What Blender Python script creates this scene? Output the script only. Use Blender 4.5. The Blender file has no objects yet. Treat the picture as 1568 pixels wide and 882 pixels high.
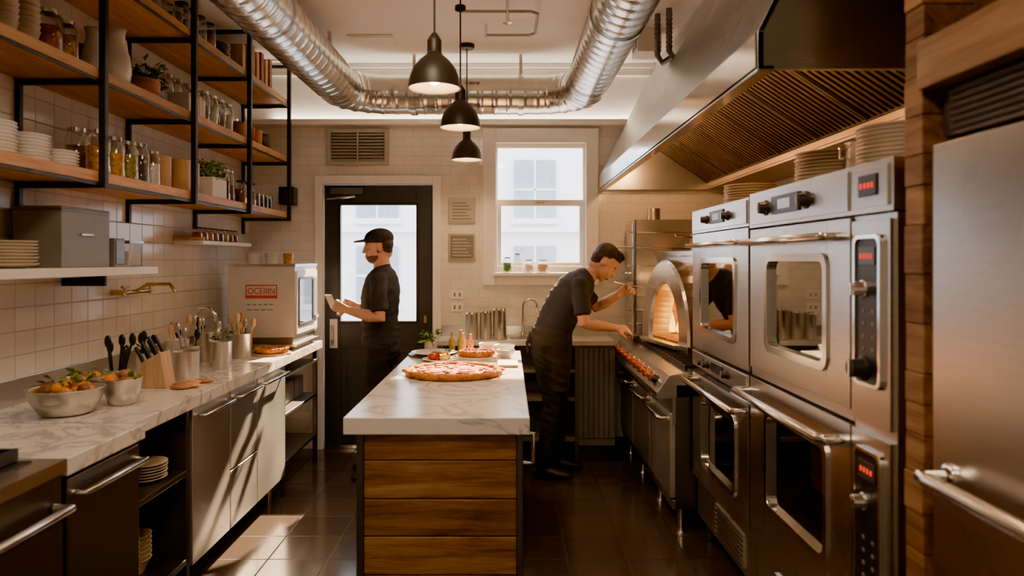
import bpy, bmesh, math, random
from math import sin, cos, pi, radians
from mathutils import Vector, Matrix, Euler, noise as mnoise
from mathutils.bvhtree import BVHTree
random.seed(7)
scene = bpy.context.scene
COL = scene.collection

# ------------------------------------------------------------------ materials
def newmat(name):
    m = bpy.data.materials.new(name); m.use_nodes = True
    nt = m.node_tree
    b = nt.nodes['Principled BSDF']
    return m, nt, b
def setin(b, k, v):
    if k in b.inputs: b.inputs[k].default_value = v
def c4(c): return (c[0], c[1], c[2], 1.0)
def ramp(nt, stops):
    r = nt.nodes.new('ShaderNodeValToRGB')
    e = r.color_ramp.elements
    e[0].position, e[0].color = stops[0][0], c4(stops[0][1])
    e[1].position, e[1].color = stops[-1][0], c4(stops[-1][1])
    for p, c in stops[1:-1]:
        n = e.new(p); n.color = c4(c)
    return r
def objcoord(nt, scale=(1, 1, 1), island=False):
    tc = nt.nodes.new('ShaderNodeTexCoord')
    mp = nt.nodes.new('ShaderNodeMapping'); mp.inputs['Scale'].default_value = scale
    nt.links.new(tc.outputs['Object'], mp.inputs['Vector'])
    if island:
        g = nt.nodes.new('ShaderNodeNewGeometry')
        mu = nt.nodes.new('ShaderNodeMath'); mu.operation = 'MULTIPLY'; mu.inputs[1].default_value = 37.0
        nt.links.new(g.outputs['Random Per Island'], mu.inputs[0])
        nt.links.new(mu.outputs[0], mp.inputs['Location'])
        return mp, g
    return mp
def noise(nt, vec, scale, detail=4, rough=.5, dist=0):
    n = nt.nodes.new('ShaderNodeTexNoise')
    n.inputs['Scale'].default_value = scale; n.inputs['Detail'].default_value = detail
    n.inputs['Roughness'].default_value = rough; n.inputs['Distortion'].default_value = dist
    nt.links.new(vec.outputs[0], n.inputs['Vector'])
    return n
def bump(nt, b, sock, strength=.2, dist=.01):
    bp = nt.nodes.new('ShaderNodeBump')
    bp.inputs['Strength'].default_value = strength; bp.inputs['Distance'].default_value = dist
    nt.links.new(sock, bp.inputs['Height']); nt.links.new(bp.outputs[0], b.inputs['Normal'])
def plain(name, col, rough=.5, metal=0.0, var=.12, scale=12, bmp=0.0, emis=None, es=0, coat=0, bd=.01, spec=None):
    m, nt, b = newmat(name)
    mp = objcoord(nt)
    n = noise(nt, mp, scale, 5)
    d = tuple(max(0, c*(1-var)) for c in col); l = tuple(min(1, c*(1+var)) for c in col)
    r = ramp(nt, [(.3, d), (.7, l)])
    nt.links.new(n.outputs['Fac'], r.inputs['Fac'])
    nt.links.new(r.outputs['Color'], b.inputs['Base Color'])
    setin(b, 'Roughness', rough); setin(b, 'Metallic', metal)
    if coat: setin(b, 'Coat Weight', coat)
    if spec is not None: setin(b, 'Specular IOR Level', spec)
    if bmp: bump(nt, b, n.outputs['Fac'], bmp, bd)
    if emis: setin(b, 'Emission Color', c4(emis)); setin(b, 'Emission Strength', es)
    return m
def steel(name, col=(.66, .63, .59), rough=.28, stretch=(2, 2, 60)):
    m, nt, b = newmat(name)
    mp = objcoord(nt, stretch)
    n = noise(nt, mp, 3, 3, .5)
    mp2 = objcoord(nt, (1, 1, 1)); n2 = noise(nt, mp2, 1.6, 2)
    r = ramp(nt, [(.25, tuple(c*.93 for c in col)), (.75, tuple(min(1, c*1.05) for c in col))])
    nt.links.new(n.outputs['Fac'], r.inputs['Fac'])
    nt.links.new(r.outputs['Color'], b.inputs['Base Color'])
    mr = nt.nodes.new('ShaderNodeMapRange')
    mr.inputs['To Min'].default_value = rough-.04; mr.inputs['To Max'].default_value = rough+.06
    mr.inputs['From Min'].default_value = .3; mr.inputs['From Max'].default_value = .7
    nt.links.new(n2.outputs['Fac'], mr.inputs['Value']); nt.links.new(mr.outputs[0], b.inputs['Roughness'])
    setin(b, 'Metallic', 1.0)
    return m
def wood(name, axis, dark, mid, light, rough=.5, knots=True, vr=(.62, 1.3)):
    m, nt, b = newmat(name)
    sc = {'x': (1, 11, 11), 'y': (11, 1, 11), 'z': (11, 11, 1)}[axis]
    mp, g = objcoord(nt, sc, True)
    n = noise(nt, mp, 2.2, 8, .62, .8)
    n2 = noise(nt, mp, 14, 3, .6)
    r = ramp(nt, [(.28, dark), (.47, mid), (.7, light)])
    mx = nt.nodes.new('ShaderNodeMath'); mx.operation = 'MULTIPLY_ADD'; mx.inputs[1].default_value = .25
    nt.links.new(n2.outputs['Fac'], mx.inputs[0])
    sb = nt.nodes.new('ShaderNodeMath'); sb.operation = 'SUBTRACT'; sb.inputs[1].default_value = .12
    nt.links.new(n.outputs['Fac'], sb.inputs[0]); nt.links.new(sb.outputs[0], mx.inputs[2])
    nt.links.new(mx.outputs[0], r.inputs['Fac'])
    hs = nt.nodes.new('ShaderNodeHueSaturation')
    mr = nt.nodes.new('ShaderNodeMapRange'); mr.inputs['To Min'].default_value = vr[0]; mr.inputs['To Max'].default_value = vr[1]
    nt.links.new(g.outputs['Random Per Island'], mr.inputs['Value'])
    nt.links.new(mr.outputs[0], hs.inputs['Value'])
    if knots:
        tc = nt.nodes.new('ShaderNodeTexCoord')
        mpk = nt.nodes.new('ShaderNodeMapping')
        ks = {'x': (3, 7, 7), 'y': (7, 3, 7), 'z': (7, 7, 3)}[axis]; mpk.inputs['Scale'].default_value = ks
        nt.links.new(tc.outputs['Object'], mpk.inputs['Vector'])
        v = nt.nodes.new('ShaderNodeTexVoronoi'); v.inputs['Scale'].default_value = 1.1
        nt.links.new(mpk.outputs[0], v.inputs['Vector'])
        kr = ramp(nt, [(.03, (.25, .2, .15)), (.14, (1, 1, 1))])
        nt.links.new(v.outputs['Distance'], kr.inputs['Fac'])
        ml = nt.nodes.new('ShaderNodeMixRGB'); ml.blend_type = 'MULTIPLY'; ml.inputs[0].default_value = .9
        nt.links.new(r.outputs['Color'], ml.inputs[1]); nt.links.new(kr.outputs['Color'], ml.inputs[2])
        nt.links.new(ml.outputs[0], hs.inputs['Color'])
    else:
        nt.links.new(r.outputs['Color'], hs.inputs['Color'])
    nt.links.new(hs.outputs[0], b.inputs['Base Color'])
    setin(b, 'Roughness', rough)
    bump(nt, b, n.outputs['Fac'], .25, .004)
    return m
def tile(name, u, v, bw, rh, c1, c2, mortar, rough, offset=.5, ms=.004, bst=.5, wav=.04):
    m, nt, b = newmat(name)
    tc = nt.nodes.new('ShaderNodeTexCoord'); sp = nt.nodes.new('ShaderNodeSeparateXYZ'); cb = nt.nodes.new('ShaderNodeCombineXYZ')
    nt.links.new(tc.outputs['Object'], sp.inputs[0])
    nt.links.new(sp.outputs[u], cb.inputs[0]); nt.links.new(sp.outputs[v], cb.inputs[1])
    br = nt.nodes.new('ShaderNodeTexBrick'); br.offset = offset
    br.inputs['Scale'].default_value = 1; br.inputs['Brick Width'].default_value = bw; br.inputs['Row Height'].default_value = rh
    br.inputs['Mortar Size'].default_value = ms; br.inputs['Mortar Smooth'].default_value = .3
    br.inputs['Color1'].default_value = c4(c1); br.inputs['Color2'].default_value = c4(c2); br.inputs['Mortar'].default_value = c4(mortar)
    nt.links.new(cb.outputs[0], br.inputs['Vector'])
    mp = objcoord(nt); n = noise(nt, mp, 9, 3)
    n2 = noise(nt, mp, 1.3, 5)
    ml = nt.nodes.new('ShaderNodeMixRGB'); ml.blend_type = 'MULTIPLY'; ml.inputs[0].default_value = .8
    rr = ramp(nt, [(.3, (.78, .76, .73)), (.65, (1, 1, 1))]); nt.links.new(n2.outputs['Fac'], rr.inputs['Fac'])
    nt.links.new(br.outputs['Color'], ml.inputs[1]); nt.links.new(rr.outputs['Color'], ml.inputs[2])
    nt.links.new(ml.outputs[0], b.inputs['Base Color'])
    mr = nt.nodes.new('ShaderNodeMapRange'); mr.inputs['To Min'].default_value = rough; mr.inputs['To Max'].default_value = .75
    nt.links.new(br.outputs['Fac'], mr.inputs['Value']); nt.links.new(mr.outputs[0], b.inputs['Roughness'])
    inv = nt.nodes.new('ShaderNodeMath'); inv.operation = 'SUBTRACT'; inv.inputs[0].default_value = 1
    nt.links.new(br.outputs['Fac'], inv.inputs[1])
    ad = nt.nodes.new('ShaderNodeMath'); ad.operation = 'MULTIPLY_ADD'; ad.inputs[1].default_value = wav*8
    nt.links.new(n.outputs['Fac'], ad.inputs[0]); nt.links.new(inv.outputs[0], ad.inputs[2])
    bump(nt, b, ad.outputs[0], bst, .004)
    return m
def marble(name):
    m, nt, b = newmat(name)
    mp = objcoord(nt); n = noise(nt, mp, 2.2, 8, .6, 1.5)
    r = ramp(nt, [(.0, (.80, .75, .69)), (.45, (.80, .75, .69)), (.497, (.46, .42, .38)), (.525, (.76, .71, .65)), (1, (.84, .80, .74))])
    nt.links.new(n.outputs['Fac'], r.inputs['Fac'])
    nt.links.new(r.outputs['Color'], b.inputs['Base Color'])
    setin(b, 'Roughness', .2)
    return m
def glassy(name, tint=(1, 1, 1), gl=.12, rough=.02):
    m, nt, b = newmat(name); nt.nodes.remove(b)
    out = nt.nodes['Material Output']
    t = nt.nodes.new('ShaderNodeBsdfTransparent'); t.inputs[0].default_value = c4(tint)
    g = nt.nodes.new('ShaderNodeBsdfGlossy'); g.inputs['Roughness'].default_value = rough
    fr = nt.nodes.new('ShaderNodeLayerWeight'); fr.inputs['Blend'].default_value = .35
    mr = nt.nodes.new('ShaderNodeMapRange'); mr.inputs['To Min'].default_value = gl; mr.inputs['To Max'].default_value = .75
    nt.links.new(fr.outputs['Facing'], mr.inputs['Value'])
    mx = nt.nodes.new('ShaderNodeMixShader')
    nt.links.new(mr.outputs[0], mx.inputs[0]); nt.links.new(t.outputs[0], mx.inputs[1]); nt.links.new(g.outputs[0], mx.inputs[2])
    nt.links.new(mx.outputs[0], out.inputs[0])
    return m
def emit(name, col, s):
    m, nt, b = newmat(name)
    setin(b, 'Base Color', c4(col)); setin(b, 'Emission Color', c4(col)); setin(b, 'Emission Strength', s)
    return m

STEEL = steel('stainless_brushed')
STEELH = steel('stainless_satin', (.70, .67, .63), .40, (40, 2, 2))
HOODST = steel('stainless_hood', (.58, .57, .56), .30, (2, 30, 2))
CHROME = steel('chrome', (.80, .77, .73), .15)
GALV = steel('galvanised_duct', (.72, .70, .67), .22, (8, 8, 8))
DKSTEEL = steel('dark_steel', (.20, .19, .18), .36)
COPPER = steel('copper', (.72, .42, .26), .25, (4, 4, 4))
BRASS = steel('brass', (.62, .47, .26), .25, (4, 4, 4))
SHELFW = wood('shelf_oak', 'y', (.30, .135, .055), (.50, .25, .11), (.64, .37, .18))
PLANKX = wood('plank_wood_x', 'x', (.10, .040, .018), (.33, .15, .065), (.58, .31, .145), .42, True, (.5, 1.4))
PLANKY = wood('plank_wood_y', 'y', (.16, .065, .028), (.34, .165, .07), (.50, .27, .13), .42)
BLOCKW = wood('reclaimed_block', 'y', (.08, .035, .016), (.22, .10, .044), (.36, .18, .085), .6)
BOXW = wood('light_wood', 'z', (.40, .22, .11), (.58, .35, .18), (.70, .47, .27), .5, False)
MARBLE = marble('marble')
TILE_L = tile('tile_left', 1, 2, .13, .10, (.80, .75, .69), (.74, .69, .63), (.54, .49, .43), .16, 0, .0035)
TILE_B = tile('tile_back', 0, 2, .15, .075, (.82, .77, .70), (.77, .72, .65), (.64, .59, .52), .13, .5, .0026, .35, .05)
FLOORM = tile('floor_tile', 0, 1, .30, .30, (.076, .056, .045), (.057, .043, .035), (.024, .019, .016), .16, 0, .005, .3, .05)
PAINT = plain('cream_paint', (.84, .80, .73), .6, var=.03, scale=4)
CEILM = plain('ceiling_paint', (.90, .87, .82), .7, var=.02, scale=3)
TRIMW = plain('white_trim', (.84, .80, .74), .4, var=.03)
DOORM = plain('door_charcoal', (.036, .038, .038), .35, var=.1)
BLACKM = plain('black_iron', (.018, .017, .016), .42, var=.2)
BLACKP = plain('black_plastic', (.02, .02, .022), .35, var=.1)
CER = plain('white_ceramic', (.76, .71, .65), .25, var=.05)
CERB = plain('beige_ceramic', (.58, .48, .37), .35, var=.08)
TERRA = plain('terracotta', (.48, .21, .11), .5, var=.15)
DARKCER = plain('dark_ceramic', (.07, .06, .055), .3)
REDM = plain('red_enamel', (.50, .04, .02), .35)
AMBER = plain('amber_content', (.60, .26, .03), .5, var=.5, scale=60)
BROWN = plain('brown_content', (.22, .085, .04), .6, var=.5, scale=60)
OLIVE = plain('olive_content', (.32, .25, .04), .5, var=.5, scale=60)
REDC = plain('red_content', (.42, .08, .03), .5, var=.4, scale=60)
GREEN = plain('leaf_green', (.08, .17, .035), .5, var=.4, scale=30)
GREEN2 = plain('leaf_light', (.20, .30, .06), .5, var=.4, scale=30)
ORANGE = plain('veg_orange', (.78, .26, .03), .45, var=.2)
YELLOW = plain('veg_yellow', (.72, .34, .035), .7, var=.2, spec=.12)
TOMATO = plain('veg_red', (.50, .030, .008), .7, var=.2, spec=.12)
CRUST = plain('pizza_crust', (.46, .175, .04), .85, var=.5, scale=25, bmp=.5, spec=.08)
BREAD = plain('dough', (.66, .32, .13), .6, var=.3, scale=20, bmp=.3)
PAPER = plain('paper', (.80, .77, .72), .7, var=.03)
GREYP = plain('grey_metal_paint', (.20, .18, .155), .45, var=.06)
VENTP = plain('vent_paint', (.42, .38, .32), .5, var=.06)
APPL = plain('appliance_enamel', (.60, .57, .53), .35, .3, var=.04)
CABW = plain('cabinet_paint', (.12, .12, .11), .5, var=.1)
KNOBR = plain('knob_copper_red', (.50, .12, .05), .28, .5, var=.1)
GLASS = glassy('clear_glass', (.95, .95, .93), .06)
WGLASS = glassy('window_glass', (.97, .98, 1), .04)
OGLASS = glassy('oven_glass', (.36, .32, .28), .16, .03)
SMOKE = glassy('smoked_glass', (.5, .5, .5), .1)
LEDR = emit('led_red', (1, .05, .015), 1.2)
LEDB = emit('led_white', (.7, .85, 1), .2)
BULB = emit('bulb_glow', (1, .70, .38), 40)
HOODBULB = emit('hood_lamp_glow', (1, .55, .2), 7)
SHADEIN = plain('shade_inner', (.90, .74, .52), .5)
SHADEOUT = plain('shade_outer', (.034, .025, .019), .42, 0)
PANELG = emit('fill_panel_glow', (1, .82, .62), 3)  # glow of the added fill panels overhead
def pizza_mat():
    m, nt, b = newmat('pizza_cheese')
    mp = objcoord(nt); n = noise(nt, mp, 24, 5, .6, .5)
    r = ramp(nt, [(.36, (.36, .03, .005)), (.48, (.56, .10, .010)), (.56, (.70, .26, .03)), (.72, (.78, .44, .12))])
    nt.links.new(n.outputs['Fac'], r.inputs['Fac']); nt.links.new(r.outputs['Color'], b.inputs['Base Color'])
    setin(b, 'Roughness', .75); setin(b, 'Specular IOR Level', .12); bump(nt, b, n.outputs['Fac'], .6, .01); return m
CHEESE = pizza_mat()
def fire_mat():
    m, nt, b = newmat('fire'); nt.nodes.remove(b); out = nt.nodes['Material Output']
    mp = objcoord(nt, (9, 9, 4)); n = noise(nt, mp, 1.6, 5, .6, 1.0)
    r = ramp(nt, [(.3, (1, .30, .01)), (.5, (1, .46, .03)), (.72, (1, .68, .12))])
    nt.links.new(n.outputs['Fac'], r.inputs['Fac'])
    e = nt.nodes.new('ShaderNodeEmission'); e.inputs['Strength'].default_value = 6.5
    nt.links.new(r.outputs['Color'], e.inputs['Color']); nt.links.new(e.outputs[0], out.inputs[0]); return m
FIRE = fire_mat()
HEARTH = plain('hearth_brick', (.38, .16, .035), .85, var=.45, scale=14, bmp=.4)

# ------------------------------------------------------------------ mesh builder
class MB:
    def __init__(s, name): s.name = name; s.v = []; s.f = []; s.m = []; s.sm = []; s.mats = []
    def mi(s, mat):
        if mat not in s.mats: s.mats.append(mat)
        return s.mats.index(mat)
    def add(s, vs, fs, mat, smooth=False, M=None):
        o = len(s.v); i = s.mi(mat)
        for p in vs:
            p = Vector(p)
            if M is not None: p = M @ p
            s.v.append(p)
        for f in fs:
            s.f.append([o+k for k in f]); s.m.append(i); s.sm.append(smooth)
    def box(s, x0, x1, y0, y1, z0, z1, mat, M=None):
        vs = [(x, y, z) for x in (x0, x1) for y in (y0, y1) for z in (z0, z1)]
        fs = [(0, 1, 3, 2), (4, 6, 7, 5), (0, 4, 5, 1), (2, 3, 7, 6), (0, 2, 6, 4), (1, 5, 7, 3)]
        s.add(vs, fs, mat, False, M)
    def lathe(s, prof, c, mat, seg=20, M=None, capb=False, capt=False, smooth=True):
        vs = []; fs = []
        for r, z in prof:
            for k in range(seg):
                a = 2*pi*k/seg; vs.append((c[0]+r*cos(a), c[1]+r*sin(a), c[2]+z))
        n = len(prof)
        for i in range(n-1):
            for k in range(seg):
                k2 = (k+1) % seg
                fs.append((i*seg+k, i*seg+k2, (i+1)*seg+k2, (i+1)*seg+k))
        s.add(vs, fs, mat, smooth, M)
        if capb: s.add(vs[:seg], [tuple(range(seg))[::-1]], mat, False, M)
        if capt: s.add(vs[-seg:], [tuple(range(seg))], mat, False, M)
    def cyl(s, c, r, h, mat, seg=20, r2=None, M=None):
        r2 = r if r2 is None else r2
        s.lathe([(r, 0), (r2, h)], c, mat, seg, M, True, True)
    def tube(s, pts, r, mat, seg=8, caps=True):
        pts = [Vector(p) for p in pts]; n = len(pts)
        rs = r if isinstance(r, (list, tuple)) else [r]*n
        vs = []; fs = []; N = None
        for i, p in enumerate(pts):
            t = (pts[min(i+1, n-1)]-pts[max(i-1, 0)]).normalized()
            if N is None:
                ref = Vector((0, 0, 1)) if abs(t.z) < .9 else Vector((1, 0, 0))
                N = t.cross(ref).normalized()
            else:
                N = (N-t*N.dot(t)).normalized()
            B = t.cross(N)
            for k in range(seg):
                a = 2*pi*k/seg; vs.append(p+(N*cos(a)+B*sin(a))*rs[i])
        for i in range(n-1):
            for k in range(seg):
                k2 = (k+1) % seg; fs.append((i*seg+k, i*seg+k2, (i+1)*seg+k2, (i+1)*seg+k))
        s.add(vs, fs, mat, True)
        if caps:
            s.add(vs[:seg], [tuple(range(seg))], mat); s.add(vs[-seg:], [tuple(range(seg))], mat)
    def ball(s, c, r, mat, seg=10, rings=7, M=None):
        if not isinstance(r, (list, tuple)): r = (r, r, r)
        vs = []; fs = []
        for i in range(rings+1):
            t = pi*i/rings
            for k in range(seg):
                a = 2*pi*k/seg
                vs.append((c[0]+r[0]*sin(t)*cos(a), c[1]+r[1]*sin(t)*sin(a), c[2]+r[2]*cos(t)))
        for i in range(rings):
            for k in range(seg):
                k2 = (k+1) % seg; fs.append((i*seg+k, i*seg+k2, (i+1)*seg+k2, (i+1)*seg+k))
        s.add(vs, fs, mat, True, M)
    def prism(s, pts2, y0, y1, mat):
        n = len(pts2)
        vs = [(p[0], y0, p[1]) for p in pts2]+[(p[0], y1, p[1]) for p in pts2]
        fs = [tuple(range(n)), tuple(range(2*n-1, n-1, -1))]
        for i in range(n):
            j = (i+1) % n; fs.append((i, j, n+j, n+i))
        s.add(vs, fs, mat)
    def rframe(s, X, dx, y0, y1, z0, z1, w, rad, mat):
        def loop(y0, y1, z0, z1, r):
            out = []
            for cy, cz, a0 in ((y1-r, z1-r, 0), (y0+r, z1-r, 90), (y0+r, z0+r, 180), (y1-r, z0+r, 270)):
                for k in range(6):
                    a = radians(a0+90*k/5); out.append((cy+r*cos(a), cz+r*sin(a)))
            return out
        o = loop(y0, y1, z0, z1, rad+w*.6); i = loop(y0+w, y1-w, z0+w, z1-w, rad); n = len(o)
        vs = [(X+dx, a, b) for a, b in o]+[(X, a, b) for a, b in o]+[(X, a, b) for a, b in i]+[(X+dx, a, b) for a, b in i]
        fs = []
        for q in range(3):
            for k in range(n):
                k2 = (k+1) % n; fs.append((q*n+k, q*n+k2, (q+1)*n+k2, (q+1)*n+k))
        s.add(vs, fs, mat, False)
    def make(s, bev=0, parent=None, recenter=True, segs=2):
        me = bpy.data.meshes.new(s.name)
        c = Vector((0, 0, 0))
        if recenter and s.v:
            xs = [p.x for p in s.v]; ys = [p.y for p in s.v]; zs = [p.z for p in s.v]
            c = Vector(((min(xs)+max(xs))/2, (min(ys)+max(ys))/2, min(zs)))
        me.from_pydata([tuple(p-c) for p in s.v], [], s.f)
        for m in s.mats: me.materials.append(m)
        me.polygons.foreach_set('material_index', s.m)
        me.polygons.foreach_set('use_smooth', s.sm)
        me.update()
        bm = bmesh.new(); bm.from_mesh(me)
        bmesh.ops.recalc_face_normals(bm, faces=bm.faces); bm.to_mesh(me); bm.free()
        o = bpy.data.objects.new(s.name, me); o.location = c
        COL.objects.link(o)
        if bev:
            b = o.modifiers.new('bevel', 'BEVEL'); b.width = bev; b.segments = segs; b.limit_method = 'ANGLE'; b.angle_limit = radians(50)
        if parent: o.parent = parent; o.matrix_parent_inverse = parent.matrix_basis.inverted()
        return o
def addlight(name, kind, loc, energy, col, parent=None, rot=(0, 0, 0), **kw):
    l = bpy.data.lights.new(name, kind); l.energy = energy; l.color = col
    for k, v in kw.items(): setattr(l, k, v)
    o = bpy.data.objects.new(name, l); o.location = loc; o.rotation_euler = rot; COL.objects.link(o)
    if parent:
        o.parent = parent; o.matrix_parent_inverse = Matrix.Translation(parent.location).inverted()
    return o

# ------------------------------------------------------------------ room
D = 5.7; XL = -2.05; XR = 1.9; YB = -1.6; HC = 3.04
b = MB('floor'); b.box(XL-.1, XR+.1, YB-.1, D+.2, -.1, 0, FLOORM); b.make(recenter=False)
b = MB('ceiling'); b.box(XL-.1, XR+.1, YB-.1, D+.2, HC, HC+.1, CEILM); b.make(recenter=False)
b = MB('wall_left'); b.box(XL-.1, XL, YB-.1, D+.2, 0, HC, TILE_L); b.make(recenter=False)
b = MB('wall_right'); b.box(XR, XR+.1, YB-.1, D+.2, 0, HC, TILE_L); b.make(recenter=False)
b = MB('wall_rear'); b.box(XL, XR, YB-.1, YB, 0, HC, PAINT); b.make(recenter=False)
b = MB('wall_back')
ZS = 2.58
DX0, DX1, DH = -1.46, -.59, 2.10
WX0, WX1, WZ0, WZ1 = -.13, .66, 1.345, 2.455
def wseg(x0, x1, z0, z1):
    if z0 < ZS: b.box(x0, x1, D, D+.2, z0, min(z1, ZS), TILE_B)
    if z1 > ZS: b.box(x0, x1, D, D+.2, max(z0, ZS), z1, PAINT)
wseg(XL, DX0, 0, HC); wseg(DX0, DX1, DH, HC); wseg(DX1, WX0, 0, HC); wseg(WX0, WX1, 0, WZ0); wseg(WX0, WX1, WZ1, HC); wseg(WX1, XR, 0, HC)
b.make(recenter=False)
# trim on the back wall, plus an added fill light to brighten the ceiling
b = MB('trim_1'); b.box(XL, XR, D-.05, D, ZS-.015, ZS+.01, TRIMW); b.box(XL, XR, D-.05, D-.04, ZS+.01, ZS+.03, TRIMW); back_trim = b.make(.003)
addlight('ceiling_fill', 'AREA', (-.35, D-.025, ZS+.02), 13, (1, .84, .66), back_trim, (pi+.35, 0, 0), shape='RECTANGLE', size=3.0, size_y=.025)
b = MB('trim_2'); b.box(XL, XR, D-.05, D, HC-.09, HC, TRIMW); b.box(XL, XR, D-.08, D-.05, HC-.035, HC, TRIMW); b.make(.005)
b = MB('baseboard_back'); b.box(DX1+.07, XR, D-.02, D, 0, .1, DOORM); b.make(.004)
b = MB('trim_3')
b.box(DX0-.065, DX0, D-.03, D, 0, DH+.065, TRIMW); b.box(DX1, DX1+.065, D-.03, D, 0, DH+.065, TRIMW); b.box(DX0, DX1, D-.03, D, DH, DH+.065, TRIMW)
b.make(.005)
# door
b = MB('door_1')
y0, y1 = D+.01, D+.055
gx0, gx1, gz0, gz1 = -1.325, -.725, 1.015, 1.935
b.box(DX0+.005, gx0, y0, y1, .01, DH-.005, DOORM); b.box(gx1, DX1-.005, y0, y1, .01, DH-.005, DOORM)
b.box(gx0, gx1, y0, y1, .01, gz0, DOORM); b.box(gx0, gx1, y0, y1, gz1, DH-.005, DOORM)
b.box(gx0, gx1, y0+.015, y0+.02, gz0, gz1, WGLASS)
for (a0, a1, c0, c1) in ((gx0-.02, gx0, gz0-.02, gz1+.02), (gx1, gx1+.02, gz0-.02, gz1+.02), (gx0, gx1, gz0-.02, gz0), (gx0, gx1, gz1, gz1+.02)):
    b.box(a0, a1, y0-.01, y0, c0, c1, BLACKM)
b.box(gx0+.05, gx1-.05, y0-.006, y0, .22, .78, DOORM)
b.box(-1.41, -1.35, y0-.012, y0, .80, 1.03, TRIMW); b.box(-1.395, -1.365, y0-.05, y0-.012, .85, .87, CHROME); b.tube([(-1.38, y0-.05, .83), (-1.38, y0-.05, .99)], .010, CHROME)
b.box(-.66, -.64, y0-.03, y0, 1.00, 1.06, BRASS)
b.box(-1.40, -1.14, y0-.04, y0, 2.02, 2.07, DKSTEEL); b.tube([(-1.2, y0-.05, 2.0), (-1.33, y0-.06, 1.985), (-1.43, y0-.02, 1.98)], .008, CHROME)
b.box(DX0+.005, DX1-.005, y0-.005, y1, .0, .03, CHROME)
b.make(.003)
# window
b = MB('trim_4')
ox0, ox1, oz0, oz1 = -.195, .72, 1.30, 2.54
b.box(ox0, WX0+.04, D-.03, D, oz0, oz1, TRIMW); b.box(WX1-.04, ox1, D-.03, D, oz0, oz1, TRIMW)
b.box(WX0+.04, WX1-.04, D-.03, D, WZ1-.03, oz1, TRIMW); b.box(WX0+.04, WX1-.04, D-.03, D, oz0, WZ0+.03, TRIMW)
b.box(ox0+.08, ox1-.08, D-.09, D+.1, WZ0+.03, WZ0+.055, TRIMW)
b.make(.005)
b = MB('window_1')
wy = D+.10
x0, x1, z0, z1 = WX0+.0, WX1-.0, WZ0+.055, WZ1
b.box(x0, x0+.05, wy, wy+.05, z0, z1, TRIMW); b.box(x1-.05, x1, wy, wy+.05, z0, z1, TRIMW)
b.box(x0+.05, x1-.05, wy, wy+.05, z1-.05, z1, TRIMW); b.box(x0+.05, x1-.05, wy, wy+.05, z0, z0+.05, TRIMW)
b.box(x0+.05, x1-.05, wy-.02, wy+.05, 1.935, 1.985, TRIMW)
b.box(x0+.05, x0+.08, wy-.02, wy, z0+.05, 1.935, TRIMW); b.box(x1-.08, x1-.05, wy-.02, wy, z0+.05, 1.935, TRIMW); b.box(x0+.08, x1-.08, wy-.02, wy, z0+.05, z0+.08, TRIMW)
b.box(x0+.05, x1-.05, wy+.02, wy+.025, z0+.05, z1-.05, WGLASS)
b.box((x0+x1)/2-.03, (x0+x1)/2+.03, wy-.035, wy-.02, 1.95, 1.965, BRASS)
b.make(.003)
# wall vent
b = MB('wall_vent_grille')
vx0, vx1, vz0, vz1 = -1.425, -.94, 2.25, 2.535
b.box(vx0, vx1, D-.012, D, vz0, vz1, GREYP)
for (a0, a1, c0, c1) in ((vx0, vx0+.03, vz0, vz1), (vx1-.03, vx1, vz0, vz1), (vx0+.03, vx1-.03, vz0, vz0+.03), (vx0+.03, vx1-.03, vz1-.03, vz1)):
    b.box(a0, a1, D-.03, D-.012, c0, c1, VENTP)
for i in range(9):
    z = vz0+.042+i*.025
    b.box(vx0+.03, vx1-.03, -.010, .010, -.002, .002, VENTP, Matrix.Translation((0, D-.022, z)) @ Matrix.Rotation(radians(35), 4, 'X'))
b.box((vx0+vx1)/2-.006, (vx0+vx1)/2+.006, D-.034, D-.03, vz0, vz1, VENTP)
b.make()
for k, (zz0, zz1) in enumerate(((1.79, 1.99), (1.50, 1.71))):
    b = MB('framed_notice')
    b.box(-.465, -.255, D-.02, D, zz0, zz1, VENTP); b.box(-.45, -.27, D-.024, D-.02, zz0+.015, zz1-.015, GREYP if k else VENTP)
    for i in range(6):
        b.box(-.435, -.285-.02*(i % 3), D-.026, D-.024, zz0+.03+i*.025, zz0+.04+i*.025, GREYP if not k else VENTP)
    b.make(.002)
for zz in (1.19, 1.09):
    b = MB('wall_outlet'); b.box(-.45, -.35, D-.01, D, zz, zz+.07, TRIMW)
    for xx in (-.425, -.385): b.box(xx, xx+.015, D-.014, D-.01, zz+.02, zz+.05, GREYP)
    b.make(.002)
b = MB('wall_speaker'); b.box(-1.78, -1.66, D-.12, D, 1.93, 2.07, BLACKP); b.lathe([(.045, 0), (.035, -.01), (.01, -.014)], (0, 0, 0), DKSTEEL, 16, Matrix.Translation((-1.72, D-.12, 2.0)) @ Matrix.Rotation(pi/2, 4, 'X').inverted()); b.make(.008)

# exterior
FAC = plain('facade_render', (.74, .75, .78), .8, var=.03)
FACW = plain('facade_window', (.24, .29, .35), .2)
b = MB('exterior_building')
b.box(-9, 9, 13, 13.4, -.1, 5.4, FAC)
for i in range(12):
    for j in range(3):
        x = -8.4+i*1.42; z = .7+j*1.55
        b.box(x, x+.75, 12.93, 13.0, z, z+1.05, FACW); b.box(x-.06, x+.81, 12.9, 12.99, z-.1, z, FAC)
        b.box(x+.36, x+.39, 12.91, 12.93, z, z+1.05, FAC); b.box(x, x+.75, 12.91, 12.93, z+.5, z+.53, FAC)
b.box(-9, 9, 12.85, 13, 2.0, 2.08, FAC)
b.make()
b = MB('exterior_pavement'); b.box(-12, 12, D+.2, 13, -.2, -.1, plain('pavement', (.45, .44, .42), .8)); b.make()

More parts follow.
